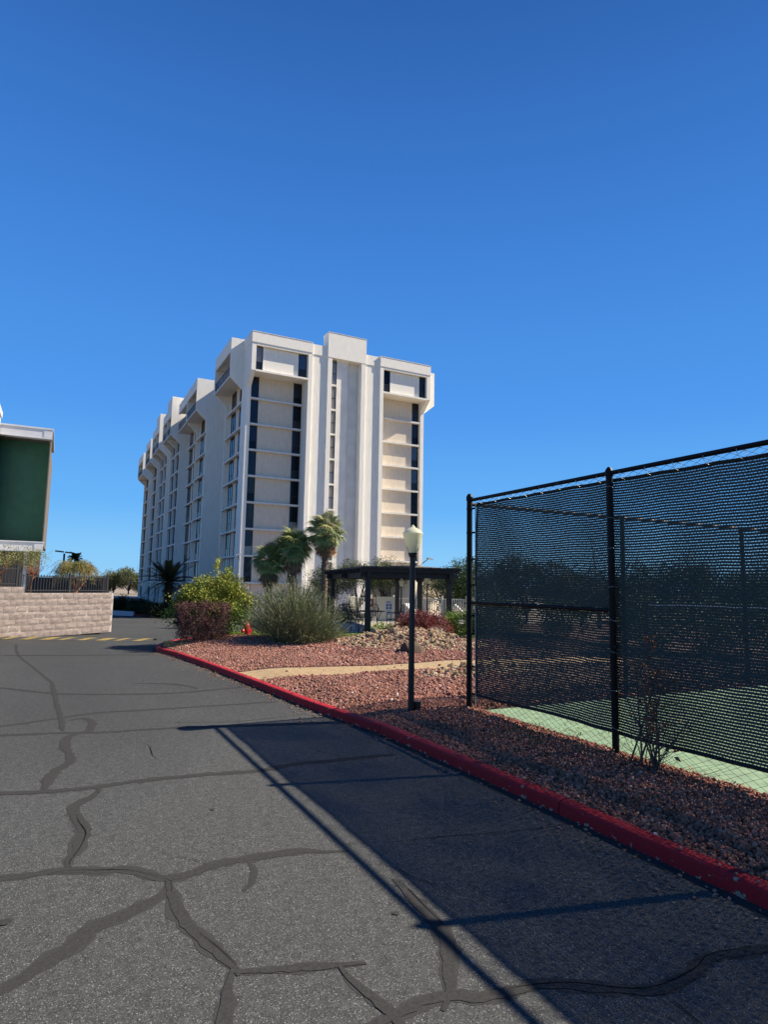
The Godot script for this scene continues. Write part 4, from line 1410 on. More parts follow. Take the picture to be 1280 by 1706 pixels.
	b.box(Vector3(0, 0.2, 0), Vector3(0.28, 0.42, 0.25)); b.box(Vector3(0, 0.43, 0), Vector3(0.31, 0.04, 0.28))
	solo("utility_box", b.mesh(), M.concrete, "grey square utility box on the grass left of the patio chairs", "utility box", "", P(8.55, 0.12, 20.3), 0.2)
	build_pergola()
	build_patio_set()
	build_pool_side()
	# parking-lot light far behind the drooping tree
	var pl := thing("parking_lot_light", "distant dark parking light pole with twin flat heads above the drooping tree", "street lamp", P(0.42, ground_y(67), 67.3))
	part(pl, "pole", pipe(Vector3.ZERO, Vector3(0, 6.1, 0), 0.09), M.black_paint)
	for s in [-1.0, 1.0]:
		b = MB.new()
		b.box(Vector3(0.42 * s, 6.2 + (0.08 if s < 0 else 0.0), 0), Vector3(0.75, 0.12, 0.5), Basis(Vector3.BACK, -0.09))
		part(pl, "lamp_head", b.mesh(), M.black_paint)
	# carport in the far lot
	var cp := thing("carport", "long low white carport roof in the lot left of the tower", "carport", P(7.0, ground_y(82), 82.0))
	b = MB.new()
	b.bar(P(1.5, 0.10, 84.6), P(9.4, 0.0, 80.0), 2.2, 0.16)
	part(cp, "roof", b.mesh(), M.white_metal, -cp.position)
	for k in 4:
		var q2 := Vector2(2.2, 84.2).lerp(Vector2(9.0, 80.3), k / 3.0)
		part(cp, "post", pipe(P(q2.x, -1.3, q2.y), P(q2.x, 0.0, q2.y), 0.08, 8), M.iron, -cp.position)
	# two thin utility poles on the horizon
	var up := thing("utility_pole", "thin distant utility pole with crossarms, the left one of the pair past the pergola", "utility pole", P(111.5, -2, 168.0), 0.4, "distant utility poles")
	part(up, "pole", pipe(Vector3.ZERO, Vector3(0, 12.6, 0), 0.10, 8), M.twig)
	for k in 3:
		var m := MB.new()
		m.box(Vector3(0, 11.9 - k * 1.3, 0), Vector3(2.6, 0.10, 0.10))
		part(up, "crossarm", m.mesh(), M.twig)
	copy(up, P(114.4, -2, 166.6), 0.5, "thin distant utility pole with crossarms, the right one of the pair past the pergola")

func build_pergola() -> void:
	var p := thing("pergola", "dark brown stained wooden pergola with a flat slatted roof over the patio", "pergola", P(9.35, 0.155, 19.95), deg_to_rad(-12.0))
	var W := 3.7
	var L := 7.6
	var b := MB.new()
	for e in [[0.32, 0.32], [3.36, 0.32], [0.32, 7.0], [3.36, 7.0], [3.36, 3.7], [0.32, 3.7]]:
		if e[1] == 3.7 and e[0] < 1.0: continue
		b = MB.new()
		b.box(Vector3(e[0], 0.95, -e[1]), Vector3(0.165, 1.9, 0.165))
		b.box(Vector3(e[0], 0.04, -e[1]), Vector3(0.20, 0.08, 0.20))
		var po := part(p, "post", b.mesh(), M.brown_stain)
		b = MB.new()
		b.box(Vector3(e[0], 1.86, -e[1]), Vector3(0.24, 0.10, 0.24))
		part(po, "capital", b.mesh(), M.brown_stain)
	for e in [[0.32, 1], [3.36, 1], [0.32, 0], [7.0, 0], [3.7, 0]]:
		b = MB.new()
		if e[1] == 1:
			b.box(Vector3(e[0], 2.005, -L / 2), Vector3(0.13, 0.19, L - 0.25))
		else:
			b.box(Vector3(W / 2, 2.008, -e[0]), Vector3(W - 0.05, 0.178, 0.128))
		part(p, "beam", b.mesh(), M.brown_stain)
	var rf := MB.new()
	rf.box(Vector3.ZERO, Vector3(W, 0.13, 0.05))
	var rm := rf.mesh()
	var n := 13
	for i in n:
		part(p, "rafter", rm, M.brown_stain, Vector3(W / 2, 2.167, -0.15 - i * (L - 0.3) / (n - 1)))
	var sl := MB.new()
	sl.box(Vector3.ZERO, Vector3(0.045, 0.06, L))
	var sm := sl.mesh()
	for i in 34:
		part(p, "roof_slat", sm, M.brown_stain, Vector3(0.04 + i * (W - 0.08) / 33.0, 2.263 + 0.004 * (i % 3), -L / 2))

func make_chair() -> Node3D:
	var c := thing("patio_chair", "black wrought-iron patio chair facing the table, left of the pergola's front post", "chair", Vector3.ZERO, 0.0, "wrought-iron chairs round the patio table")
	var b := MB.new()
	b.box(Vector3(0, 0.43, 0), Vector3(0.50, 0.02, 0.03)); b.box(Vector3(0, 0.43, 0.23), Vector3(0.50, 0.025, 0.025)); b.box(Vector3(0, 0.43, -0.23), Vector3(0.50, 0.025, 0.025))
	for k in 9:
		b.box(Vector3(-0.22 + k * 0.055, 0.435, 0), Vector3(0.03, 0.008, 0.46))
	part(c, "seat", b.mesh(), M.iron)
	b = MB.new()
	b.tube([Vector3(-0.25, 0.43, -0.22), Vector3(-0.25, 0.75, -0.28), Vector3(-0.2, 0.92, -0.32), Vector3(0, 0.96, -0.33), Vector3(0.2, 0.92, -0.32), Vector3(0.25, 0.75, -0.28), Vector3(0.25, 0.43, -0.22)], [0.014, 0.014, 0.014, 0.014, 0.014, 0.014, 0.014], 6)
	for k in 7:
		b.bar(Vector3(-0.18 + k * 0.06, 0.44, -0.225), Vector3(-0.18 + k * 0.06, 0.925, -0.32), 0.016, 0.006)
	b.bar(Vector3(-0.25, 0.70, -0.272), Vector3(0.25, 0.70, -0.272), 0.012, 0.014)
	part(c, "backrest", b.mesh(), M.iron)
	for s in [-1.0, 1.0]:
		b = MB.new()
		b.tube([Vector3(0.26 * s, 0.66, -0.26), Vector3(0.29 * s, 0.67, 0.0), Vector3(0.29 * s, 0.65, 0.2), Vector3(0.27 * s, 0.43, 0.23)], [0.014, 0.014, 0.014, 0.012], 6)
		part(c, "armrest", b.mesh(), M.iron)
		for z in [-1.0, 1.0]:
			b = MB.new()
			b.tube([Vector3(0.24 * s, 0.43, 0.22 * z), Vector3(0.25 * s, 0.2, 0.235 * z), Vector3(0.26 * s, 0.0, 0.26 * z)], [0.014, 0.012, 0.014], 6)
			part(c, "leg", b.mesh(), M.iron)
	return c

func build_patio_set() -> void:
	var y := 0.155
	var t := thing("patio_table", "black wrought-iron patio table with mesh top under the pergola's front edge", "table", P(10.1, y, 20.75))
	var b := MB.new()
	b.lathe(Vector3.ZERO, [Vector2(0.0, 0.70), Vector2(0.52, 0.70), Vector2(0.55, 0.705), Vector2(0.55, 0.725), Vector2(0.0, 0.726)], 24)
	part(t, "table_top", b.mesh(), M.iron)
	for k in 4:
		b = MB.new()
		var d := Vector3(cos(k * PI / 2 + 0.4), 0, sin(k * PI / 2 + 0.4))
		b.tube([d * 0.42 + Vector3(0, 0.7, 0), d * 0.25 + Vector3(0, 0.35, 0), d * 0.40], [0.014, 0.014, 0.016], 6)
		part(t, "leg", b.mesh(), M.iron)
	var c := make_chair()
	c.position = P(9.25, y, 20.25)
	c.rotation.y = -1.0 + PI / 2 + 0.9
	copy(c, P(11.0, y, 20.55), -PI / 2 - 0.2, "black wrought-iron patio chair right of the table, beside the yellow-flowered plants")
	copy(c, P(10.45, y, 21.6), PI + 0.1, "black wrought-iron patio chair on the far side of the table")
	copy(c, P(9.55, y, 21.5), PI - 0.8, "black wrought-iron patio chair behind the table, nearest the cream fence end")

func build_pool_side() -> void:
	var pts := [Vector2(12.36, 27.7), Vector2(14.25, 26.75), Vector2(17.35, 25.18), Vector2(19.4, 24.1)]
	var f := thing("pool_fence", "cream metal picket fence round the pool behind the pergola", "fence", P(12.36, 0.10, 27.7))
	var o := -f.position
	var pk := MB.new()
	pk.box(Vector3(0, 0.58, 0), Vector3(0.034, 1.12, 0.03))
	var pm := pk.mesh()
	var po := MB.new()
	po.box(Vector3(0, 0.62, 0), Vector3(0.06, 1.24, 0.06)); po.box(Vector3(0, 1.25, 0), Vector3(0.08, 0.03, 0.08))
	var pom := po.mesh()
	for i in 3:
		var a: Vector2 = pts[i]
		var e: Vector2 = pts[i + 1]
		var l := a.distance_to(e)
		for h in [0.10, 1.10]:
			var b := MB.new()
			b.bar(P(a.x, 0.1 + h, a.y), P(e.x, 0.1 + h, e.y), 0.035, 0.035)
			part(f, "rail", b.mesh(), M.cream_metal, o)
		var n := int(l / 0.105)
		for k in n:
			var q := a.lerp(e, (k + 0.5) / n)
			part(f, "picket", pm, M.cream_metal, P(q.x, 0.1, q.y) + o)
		var m := int(l / 1.6) + 1
		for k in m:
			var q := a.lerp(e, float(k) / m)
			part(f, "post", pom, M.cream_metal, P(q.x, 0.1, q.y) + o)
	# return side of the fence running away from the left end
	for k in 26:
		part(f, "picket", pm, M.cream_metal, P(12.36 + k * 0.06, 0.1, 27.8 + k * 0.10) + o)
	# solid gate leaf with notices
	var dir: Vector2 = (pts[1] - pts[0]).normalized()
	var ang := atan2(dir.y, dir.x)
	var g := thing("pool_gate", "solid cream gate in the pool fence carrying a white notice with blue print", "gate", P(13.98, 0.10, 26.82), ang)
	var b := MB.new()
	b.box(Vector3(0, 0.60, 0), Vector3(0.95, 1.16, 0.03)); b.box(Vector3(-0.49, 0.62, 0), Vector3(0.06, 1.24, 0.06)); b.box(Vector3(0.49, 0.62, 0), Vector3(0.06, 1.24, 0.06))
	part(g, "leaf", b.mesh(), M.cream_metal)
	b = MB.new()
	b.box(Vector3(-0.42, 0.6, 0.05), Vector3(0.03, 0.12, 0.04))
	part(g, "latch", b.mesh(), M.iron)
	var s := thing("pool_notice", "white pool-rules notice with blue pictograms fixed to the cream gate", "sign", P(14.02, 0.35, 26.775), ang)
	b = MB.new()
	b.box(Vector3(0, 0.36, 0), Vector3(0.34, 0.74, 0.012))
	part(s, "board", b.mesh(), M.sign_white)
	b = MB.new()
	b.box(Vector3(-0.02, 0.68, 0.008), Vector3(0.16, 0.05, 0.006))
	for k in 2:
		b.box(Vector3(-0.075 + k * 0.15, 0.54, 0.008), Vector3(0.11, 0.11, 0.006)); b.box(Vector3(-0.075 + k * 0.15, 0.40, 0.008), Vector3(0.11, 0.11, 0.006))
	for k in 4:
		b.box(Vector3(0.0, 0.27 - k * 0.05, 0.008), Vector3(0.24 - 0.04 * (k % 2), 0.022, 0.006))
	part(s, "print", b.mesh(), M.sign_blue)
	var rs := thing("warning_sign", "small dark red square sign hung on the cream pool fence", "sign", P(13.25, 0.78, 27.2), ang)
	b = MB.new()
	b.box(Vector3(0, 0.2, 0), Vector3(0.27, 0.36, 0.012))
	part(rs, "board", b.mesh(), M.sign_red)
	b = MB.new()
	b.box(Vector3(0.0, 0.2, 0.008), Vector3(0.12, 0.2, 0.005))
	part(rs, "emblem", b.mesh(), M.sign_white)
	var ds := thing("diamond_sign", "small four-coloured diamond hazard sign on the cream pool fence", "sign", P(13.62, 0.86, 27.02), ang)
	var dm := [[0, 1, M.sign_red], [-1, 0, M.sign_blue], [1, 0, M.yellow], [0, -1, M.sign_white]]
	for e in dm:
		b = MB.new()
		b.box(Vector3(e[0] * 0.075, 0.16 + e[1] * 0.075, 0), Vector3(0.10, 0.10, 0.01), Basis(Vector3.BACK, PI / 4))
		part(ds, "diamond_quarter", b.mesh(), e[2])
	# low pool house behind the trees
	var h := thing("pool_house", "low tan stucco pool house with sloping roof behind the cream fence", "building", P(18.6, -0.2, 33.5), 0.47)
	b = MB.new()
	b.box(Vector3(0, 1.3, 0), Vector3(3.2, 2.6, 3.0))
	part(h, "wall", b.mesh(), M.beige)
	b = MB.new()
	b.prism(PackedVector2Array([Vector2(-2.0, 2.6), Vector2(2.0, 2.6), Vector2(1.2, 3.15), Vector2(-2.0, 3.15)]), Vector3.RIGHT, Vector3.UP, Vector3(0, 0, 3.4), Vector3(0, 0, -1.7))
	part(h, "roof", b.mesh(), M.taupe)
	# poolside loungers, pale shapes between the pickets
	var l0 := thing("pool_lounger", "white sloping pool lounger behind the fence, beside the hidden lamp pole", "sun lounger", P(16.0, 0.1, 27.4), 0.6, "pool loungers behind the cream fence")
	b = MB.new()
	b.box(Vector3(0, 0.3, 0.5), Vector3(0.6, 0.06, 1.2))
	part(l0, "seat", b.mesh(), M.sign_white)
	b = MB.new()
	b.box(Vector3(0, 0.55, -0.35), Vector3(0.6, 0.06, 0.8), Basis(Vector3.RIGHT, 0.75))
	part(l0, "backrest", b.mesh(), M.sign_white)
	for e in [[-0.26, 0.0], [0.26, 0.0], [-0.26, 1.0], [0.26, 1.0]]:
		b = MB.new()
		b.box(Vector3(e[0], 0.14, e[1]), Vector3(0.04, 0.28, 0.04))
		part(l0, "leg", b.mesh(), M.sign_white)
	copy(l0, P(18.2, 0.1, 26.3), 0.9, "white sloping pool lounger behind the fence, nearer the court")

# ------------------------------------------------------------------ plants
func tinted(r: RandomNumberGenerator, a: Color, b: Color, lo := 0.7, hi := 1.25) -> Color:
	var t := r.randf()
	var g := r.randf_range(lo, hi)
	return Color(lerpf(a.r, b.r, t) * g, lerpf(a.g, b.g, t) * g, lerpf(a.b, b.b, t) * g)

func facing(dir: Vector3, roll: float, s: float) -> Basis:
	var x := dir.normalized()
	var side := x.cross(Vector3(0.13, 0.97, 0.21)).normalized()
	var up := side.cross(x)
	return Basis(x, up.rotated(x, roll), side.rotated(x, roll)).scaled(Vector3.ONE * s)

# leaves in clumps: each clump is [centre, spread, count, tone]
func leaf_clumps(parent: Node3D, called: String, mesh: Mesh, m: Material, clumps: Array, s0: float, s1: float, ca: Color, cb: Color, seed_: int, up := 0.4, squash := 0.8) -> void:
	var r := RandomNumberGenerator.new()
	r.seed = seed_
	var where := []
	var cols := PackedColorArray()
	for c in clumps:
		for k in c[2]:
			var off := Vector3(r.randfn(), r.randfn() * squash, r.randfn()) * float(c[1])
			var dir: Vector3 = (off.normalized() + Vector3(r.randfn(), r.randfn(), r.randfn()) * 0.7 + Vector3(0, up, 0))
			where.append(Transform3D(facing(dir, r.randf() * TAU, r.randf_range(s0, s1)), c[0] + off))
			var col := tinted(r, ca, cb)
			var t: float = c[3]
			cols.append(Color(col.r * t, col.g * t, col.b * t))
	scatter(parent, called, mesh, m, where, cols)

func shell_clumps(r: RandomNumberGenerator, c: Vector3, rad: Vector3, n: int, spread: float, each: int, inner := 0.55, bottom := -0.5) -> Array:
	var o := []
	while o.size() < n:
		var d := Vector3(r.randfn(), r.randfn(), r.randfn()).normalized()
		if d.y < bottom:
			continue
		var k := r.randf_range(inner, 1.0) * (1.0 + 0.13 * sin(d.x * 7.0 + d.z * 5.0 + c.x))
		o.append([c + d * rad * k, spread * r.randf_range(0.7, 1.3), int(each * r.randf_range(0.6, 1.4)), r.randf_range(0.72, 1.2)])
	return o

func limb(b: MB, a: Vector3, e: Vector3, r0: float, r1: float, r: RandomNumberGenerator, bend := 0.12, sides := 6) -> void:
	var pts := []
	var rad := []
	var l := a.distance_to(e)
	var off := Vector3(r.randfn(), r.randfn() * 0.3, r.randfn()) * l * bend
	for i in 6:
		var t := i / 5.0
		pts.append(a.lerp(e, t) + off * sin(t * PI))
		rad.append(lerpf(r0, r1, t))
	b.tube(pts, rad, sides, false)

func tree(called: String, label: String, cat: String, at: Vector3, h: float, spread: Vector3, trunk_h: float, trunk_r: float, clump_n: int, clump_s: float, each: int, leaf: Mesh, s0: float, s1: float, ca: Color, cb: Color, seed_: int, group := "", bark: Material = null, m: Material = null) -> Node3D:
	var t := thing(called, label, cat, at, 0.0, group)
	var r := RandomNumberGenerator.new()
	r.seed = seed_
	var c := Vector3(0, h - spread.y * 0.95, 0)
	var cl := shell_clumps(r, c, spread, clump_n, clump_s, each, 0.35, -0.75)
	var b := MB.new()
	var fork := Vector3(r.randfn() * 0.1, trunk_h, r.randfn() * 0.1)
	limb(b, Vector3(0, -0.2, 0), fork, trunk_r * 1.25, trunk_r * 0.8, r, 0.05, 9)
	for i in mini(cl.size(), 16):
		limb(b, fork - Vector3(0, trunk_h * 0.2 * r.randf(), 0), cl[i][0], trunk_r * 0.5, trunk_r * 0.10, r)
	part(t, "trunk", b.mesh(), bark if bark else M.bark)
	leaf_clumps(t, "crown", leaf, m if m else M.leaf, cl, s0, s1, ca, cb, seed_ + 1)
	return t

func fan_frond(r: RandomNumberGenerator, dead: bool) -> ArrayMesh:
	var b := MB.new()
	var pet := r.randf_range(0.45, 0.62)
	var droop := r.randf_range(0.35, 0.8) if not dead else 0.1
	b.tube([Vector3.ZERO, Vector3(pet * 0.5, 0.02, 0), Vector3(pet, -0.03, 0)], [0.016, 0.012, 0.008], 4, false)
	var n := 24
	var hub := Vector3(pet, -0.03, 0)
	var half := 1.95 if not dead else 0.75
	for i in n:
		var a0 := lerpf(-half, half, float(i) / n)
		var a1 := lerpf(-half, half, float(i + 1) / n)
		var am := (a0 + a1) / 2
		var l := 0.60 * (0.72 + 0.28 * cos(am * 0.8)) * r.randf_range(0.9, 1.1)
		var f := func(a, q, lift): return hub + Vector3(cos(a) * q, lift - droop * q * q * 1.4, sin(a) * q)
		var mid: float = l * 0.50
		var p0: Vector3 = f.call(a0, mid, 0.0)
		var p1: Vector3 = f.call(a1, mid, 0.0)
		var pm: Vector3 = f.call(am, mid, 0.022)
		var tip: Vector3 = f.call(am + r.randfn() * 0.03, l, -r.randf_range(0.05, 0.28) if not dead else 0.0)
		b.tri(hub, p0, pm); b.tri(hub, pm, p1)
		b.tri(p0, pm.lerp(tip, 0.55) , pm); b.tri(p1, pm, pm.lerp(tip, 0.55))
		b.tri(pm.lerp(tip, 0.5) + Vector3(0, 0, 0.006), tip, pm.lerp(tip, 0.5) - Vector3(0, 0, 0.006))
	return b.mesh()

func fan_palm(label: String, at: Vector3, crown_y: float, trunk_r: float, n: int, seed_: int, scale_ := 1.0) -> void:
	var r := RandomNumberGenerator.new()
	r.seed = seed_
	var t := thing("fan_palm", label, "palm tree", at, 0.0, "fan palms before the tower")
	var b := MB.new()
	var prof := []
	var y := -0.2
	while y < crown_y:
		var k := trunk_r * (1.25 - 0.3 * smoothstep(0.0, 0.6, y) + 0.12 * smoothstep(crown_y - 0.6, crown_y, y))
		prof.append(Vector2(k, y)); prof.append(Vector2(k * 1.10, y + 0.05))
		y += 0.075
	b.lathe(Vector3.ZERO, prof, 14, 0.04, 5)
	for i in 120:   # old frond stubs
		var a := i * 2.4
		var yy := crown_y * (0.35 + 0.65 * i / 120.0)
		var d := Vector3(cos(a), 0, sin(a))
		b.tube([Vector3(0, yy, 0) + d * trunk_r * 0.9, Vector3(0, yy + 0.07, 0) + d * (trunk_r + 0.05)], [0.025, 0.012], 4)
	part(t, "trunk", b.mesh(), M.palm_bark)
	var live := []
	var dead := []
	for i in 5: live.append(fan_frond(r, false))
	for i in 3: dead.append(fan_frond(r, true))
	var mats := []
	for c in [Vector3(0.18, 0.23, 0.05), Vector3(0.27, 0.30, 0.075), Vector3(0.12, 0.175, 0.045), Vector3(0.38, 0.35, 0.12)]:
		var m := mat(c.x, c.y, c.z, 0.45)
		m.cull_mode = BaseMaterial3D.CULL_DISABLED
		m.backlight_enabled = true
		m.backlight = Color(0.4, 0.4, 0.4)
		mats.append(m)
	var dm := []
	for c in [Vector3(0.36, 0.23, 0.12), Vector3(0.26, 0.15, 0.085)]:
		var m := mat(c.x, c.y, c.z, 0.85)
		m.cull_mode = BaseMaterial3D.CULL_DISABLED
		dm.append(m)
	for i in n:
		var u := (i + 0.5) / n
		var el := lerpf(1.4, -0.6, pow(u, 0.9)) + r.randfn() * 0.1
		var az := i * 2.39996 + r.randfn() * 0.15
		var o := part(t, "frond", live[r.randi() % 5], mats[3 if r.randf() < 0.1 else r.randi() % 3], Vector3(0, crown_y + 0.15 * (1.0 - u), 0))
		o.basis = Basis(Vector3.UP, az) * Basis(Vector3.BACK, el) * Basis(Vector3.RIGHT, r.randfn() * 0.25) * Basis.from_scale(Vector3.ONE * scale_ * r.randf_range(0.85, 1.1))
	for i in 44:
		var az := i * 2.39996 + r.randfn() * 0.2
		var o := part(t, "dead_frond", dead[r.randi() % 3], dm[r.randi() % 2], Vector3(0, crown_y - 0.05 - 0.25 * r.randf(), 0))
		o.basis = Basis(Vector3.UP, az) * Basis(Vector3.BACK, -0.85 - 0.6 * r.randf()) * Basis(Vector3.RIGHT, r.randfn() * 0.3) * Basis.from_scale(Vector3.ONE * scale_ * r.randf_range(0.75, 1.0))

func feather_frond(l: float, arch: float, seed_: int) -> ArrayMesh:
	var r := RandomNumberGenerator.new()
	r.seed = seed_
	var b := MB.new()
	var pts := []
	var rad := []
	for i in 11:
		var t := i / 10.0
		pts.append(Vector3(l * t * (1.0 - 0.12 * t), -arch * l * t * t, 0)); rad.append(lerpf(0.03, 0.006, t))
	b.tube(pts, rad, 4, false)
	for i in 46:
		var t := 0.12 + 0.87 * i / 45.0
		var o := Vector3(l * t * (1.0 - 0.12 * t), -arch * l * t * t, 0)
		var w := 0.42 * sin(PI * clampf(t * 0.9 + 0.12, 0.0, 1.0)) * l * 0.35 + 0.06
		for s in [-1.0, 1.0]:
			var tip := o + Vector3(w * 0.75, 0.10 * w - 0.1 * r.randf() * w, s * w)
			b.tri(o + Vector3(-0.03, 0, 0), tip, o + Vector3(0.045, 0, 0))
	return b.mesh()

func date_palm(called: String, label: String, at: Vector3, crown_y: float, l: float, n: int, seed_: int, tone: float) -> void:
	var r := RandomNumberGenerator.new()
	r.seed = seed_
	var t := thing(called, label, "palm tree", at)
	var b := MB.new()
	var prof := []
	var y := -0.2
	while y < crown_y:
		prof.append(Vector2(l * 0.10, y)); prof.append(Vector2(l * 0.125, y + 0.08))
		y += 0.12
	b.lathe(Vector3.ZERO, prof, 12)
	part(t, "trunk", b.mesh(), M.bark)
	var ms := [feather_frond(l, 0.16, 1), feather_frond(l, 0.34, 2), feather_frond(l, 0.5, 3)]
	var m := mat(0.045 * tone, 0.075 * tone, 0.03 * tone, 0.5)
	m.cull_mode = BaseMaterial3D.CULL_DISABLED
	for i in n:
		var u := (i + 0.5) / n
		var o := part(t, "frond", ms[0 if u < 0.35 else (1 if u < 0.7 else 2)], m, Vector3(0, crown_y, 0))
		o.basis = Basis(Vector3.UP, i * 2.39996 + r.randfn() * 0.1) * Basis(Vector3.BACK, lerpf(1.15, -0.35, u) + r.randfn() * 0.08) * Basis.from_scale(Vector3.ONE * r.randf_range(0.85, 1.1))

func stemmed(b: MB, r: RandomNumberGenerator, o: Vector3, n: int, rad: Vector3, r0: float) -> void:
	for i in n:
		var d := Vector3(r.randf_range(-1, 1), r.randf_range(0.6, 1.2), r.randf_range(-1, 1)) * rad * 0.7
		limb(b, o + Vector3(d.x * 0.15, -0.08, d.z * 0.15), o + d, r0, r0 * 0.25, r, 0.1, 5)

func build_plants() -> void:
	var r := RandomNumberGenerator.new()
	r.seed = 4242
	var small_leaf := leaf_mesh(1.0, 0.5, 0.25)
	var slim_leaf := leaf_mesh(1.0, 0.24, 0.2)
	# big yellow-green bush
	var by := bed_y(4.0, 18.2)
	var g := thing("green_bush", "big glossy yellow-green bush behind the clipped dark red shrub", "bush", P(4.0, by - 0.05, 18.25))
	var b := MB.new()
	stemmed(b, r, Vector3.ZERO, 22, Vector3(1.1, 1.5, 0.8), 0.02)
	part(g, "stems", b.mesh(), M.bark)
	var cl := shell_clumps(r, Vector3(-0.15, 0.72, 0), Vector3(1.15, 0.66, 0.85), 190, 0.10, 66, 0.5, -0.9)
	cl.append_array(shell_clumps(r, Vector3(0.20, 1.32, 0), Vector3(0.50, 0.50, 0.45), 66, 0.085, 62, 0.45, -0.3))
	cl.append_array(shell_clumps(r, Vector3(-0.55, 1.15, 0.1), Vector3(0.46, 0.34, 0.4), 44, 0.08, 58, 0.5, -0.3))
	cl.append_array(shell_clumps(r, Vector3(0.62, 0.95, 0.0), Vector3(0.46, 0.42, 0.45), 44, 0.08, 58, 0.5, -0.5))
	for i in 16:   # upright new shoots
		var a := Vector3(r.randf_range(-0.9, 0.8), 1.25 + 0.3 * r.randf(), r.randf_range(-0.5, 0.5))
		if absf(a.x - 0.2) < 0.4: a.y += 0.42
		for k in 4: cl.append([a + Vector3(0.02 * k, 0.075 * k, 0), 0.035, 14, 1.15])
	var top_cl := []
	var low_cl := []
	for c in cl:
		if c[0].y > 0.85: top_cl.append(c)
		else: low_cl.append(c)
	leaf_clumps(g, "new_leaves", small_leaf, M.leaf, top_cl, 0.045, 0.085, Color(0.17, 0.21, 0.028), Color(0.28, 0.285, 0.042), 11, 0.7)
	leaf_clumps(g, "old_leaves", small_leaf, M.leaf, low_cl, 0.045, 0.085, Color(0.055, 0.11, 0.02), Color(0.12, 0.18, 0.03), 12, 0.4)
	# clipped dark red shrub in front of it
	var rs := thing("red_shrub", "clipped dark reddish brown shrub in front of the yellow-green bush", "bush", P(3.52, bed_y(3.52, 17.45) - 0.03, 17.4))
	b = MB.new()
	for i in 70:
		var e := Vector3(r.randf_range(-0.52, 0.52), r.randf_range(0.4, 0.95), r.randf_range(-0.42, 0.48))
		limb(b, Vector3(e.x * 0.35, -0.05, e.z * 0.35), e, 0.010, 0.003, r, 0.08, 4)
	part(rs, "stems", b.mesh(), M.twig)
	cl = []
	for i in 340:
		var f := r.randi() % 5
		var q := Vector3(r.randf_range(-0.55, 0.55), r.randf_range(0.06, 0.95), r.randf_range(-0.45, 0.45))
		if f == 0: q.y = 0.93 + 0.04 * r.randf()
		elif f == 1: q.z = 0.46
		elif f == 2: q.x = -0.55
		elif f == 3: q.x = 0.55
		var w := 1.0 - 0.12 * (1.0 - q.y)
		cl.append([Vector3(q.x * w, q.y, q.z * w), 0.06, 34, r.randf_range(0.7, 1.25)])
	leaf_clumps(rs, "leaves", small_leaf, M.leaf_dry, cl, 0.025, 0.05, Color(0.065, 0.026, 0.028), Color(0.155, 0.072, 0.064), 13)
	# feathery grey-green bush
	feather_bush("desert_broom", "large feathery grey-green bush with upswept straw-tipped stems, right of the hydrant", P(5.85, bed_y(5.85, 16.8) - 0.03, 16.75), Vector3(1.45, 1.62, 1.05), 17000, 91)
	# dark red weeping shrub on the rock mound
	var w := thing("crimson_shrub", "drooping crimson-leaved shrub spilling over the back of the tan rock mound", "bush", P(10.35, bed_y(10.35, 17.5) - 0.05, 17.5))
	b = MB.new()
	cl = []
	for i in 130:
		var a := r.randf() * TAU
		var d := Vector3(cos(a) * r.randf_range(0.5, 1.2), 0, sin(a) * r.randf_range(0.4, 0.9))
		var hh := r.randf_range(0.55, 0.95)
		var pts := []
		var rad := []
		for k in 7:
			var t := k / 6.0
			pts.append(Vector3(d.x * t, hh * 4.0 * t * (1.0 - t * 0.78) * 0.92 * (0.6 + 0.4 * (1.0 - t)), d.z * t)); rad.append(0.006 * (1.1 - t))
			if k > 1: cl.append([pts[k], 0.05, 14, r.randf_range(0.7, 1.3)])
		b.tube(pts, rad, 4, false)
	part(w, "stems", b.mesh(), M.twig)
	leaf_clumps(w, "leaves", slim_leaf, M.leaf, cl, 0.05, 0.095, Color(0.13, 0.018, 0.018), Color(0.24, 0.05, 0.04), 14, -0.6)
	# clipped bright green hedge right of the pergola, and smaller border plants
	for s in [[12.6, 18.6, 0.85, 0.72, 0.5, "rounded bright green shrub by the pergola's right post, nearer the lawn"], [13.9, 18.1, 0.8, 0.68, 0.5, "rounded bright green shrub right of the pergola, against the court fence"]]:
		var hs := thing("hedge_shrub", s[5], "bush", P(s[0], 0.12, s[1]), 0.0, "rounded green shrubs right of the pergola")
		b = MB.new()
		stemmed(b, r, Vector3.ZERO, 10, Vector3(0.6, 0.6, 0.4), 0.012)
		part(hs, "stems", b.mesh(), M.bark)
		leaf_clumps(hs, "leaves", small_leaf, M.leaf, shell_clumps(r, Vector3(0, 0.40, 0), Vector3(s[2], s[3] * 0.6, s[4]), 150, 0.07, 55, 0.6, -0.8), 0.035, 0.065, Color(0.11, 0.20, 0.02), Color(0.21, 0.29, 0.035), 300 + int(s[0] * 10))
	var yf := thing("flowering_plant", "leafy plant with yellow flowers at the patio edge, left of the crimson shrub", "plant", P(9.75, bed_y(9.75, 18.2), 18.3))
	cl = []
	for i in 40:
		cl.append([Vector3(r.randfn() * 0.35, 0.15 + 0.2 * r.randf(), r.randfn() * 0.25), 0.06, 22, r.randf_range(0.8, 1.2)])
	leaf_clumps(yf, "leaves", slim_leaf, M.leaf, cl, 0.07, 0.14, Color(0.10, 0.19, 0.025), Color(0.20, 0.27, 0.04), 15, 1.2)
	var fw := []
	for i in 26: fw.append([Vector3(r.randfn() * 0.35, 0.32 + 0.12 * r.randf(), r.randfn() * 0.25), 0.02, 9, 1.0])
	leaf_clumps(yf, "flowers", small_leaf, M.leaf, fw, 0.03, 0.045, Color(0.55, 0.45, 0.06), Color(0.65, 0.6, 0.3), 16, 0.5)
	# lawn grass
	var gw := []
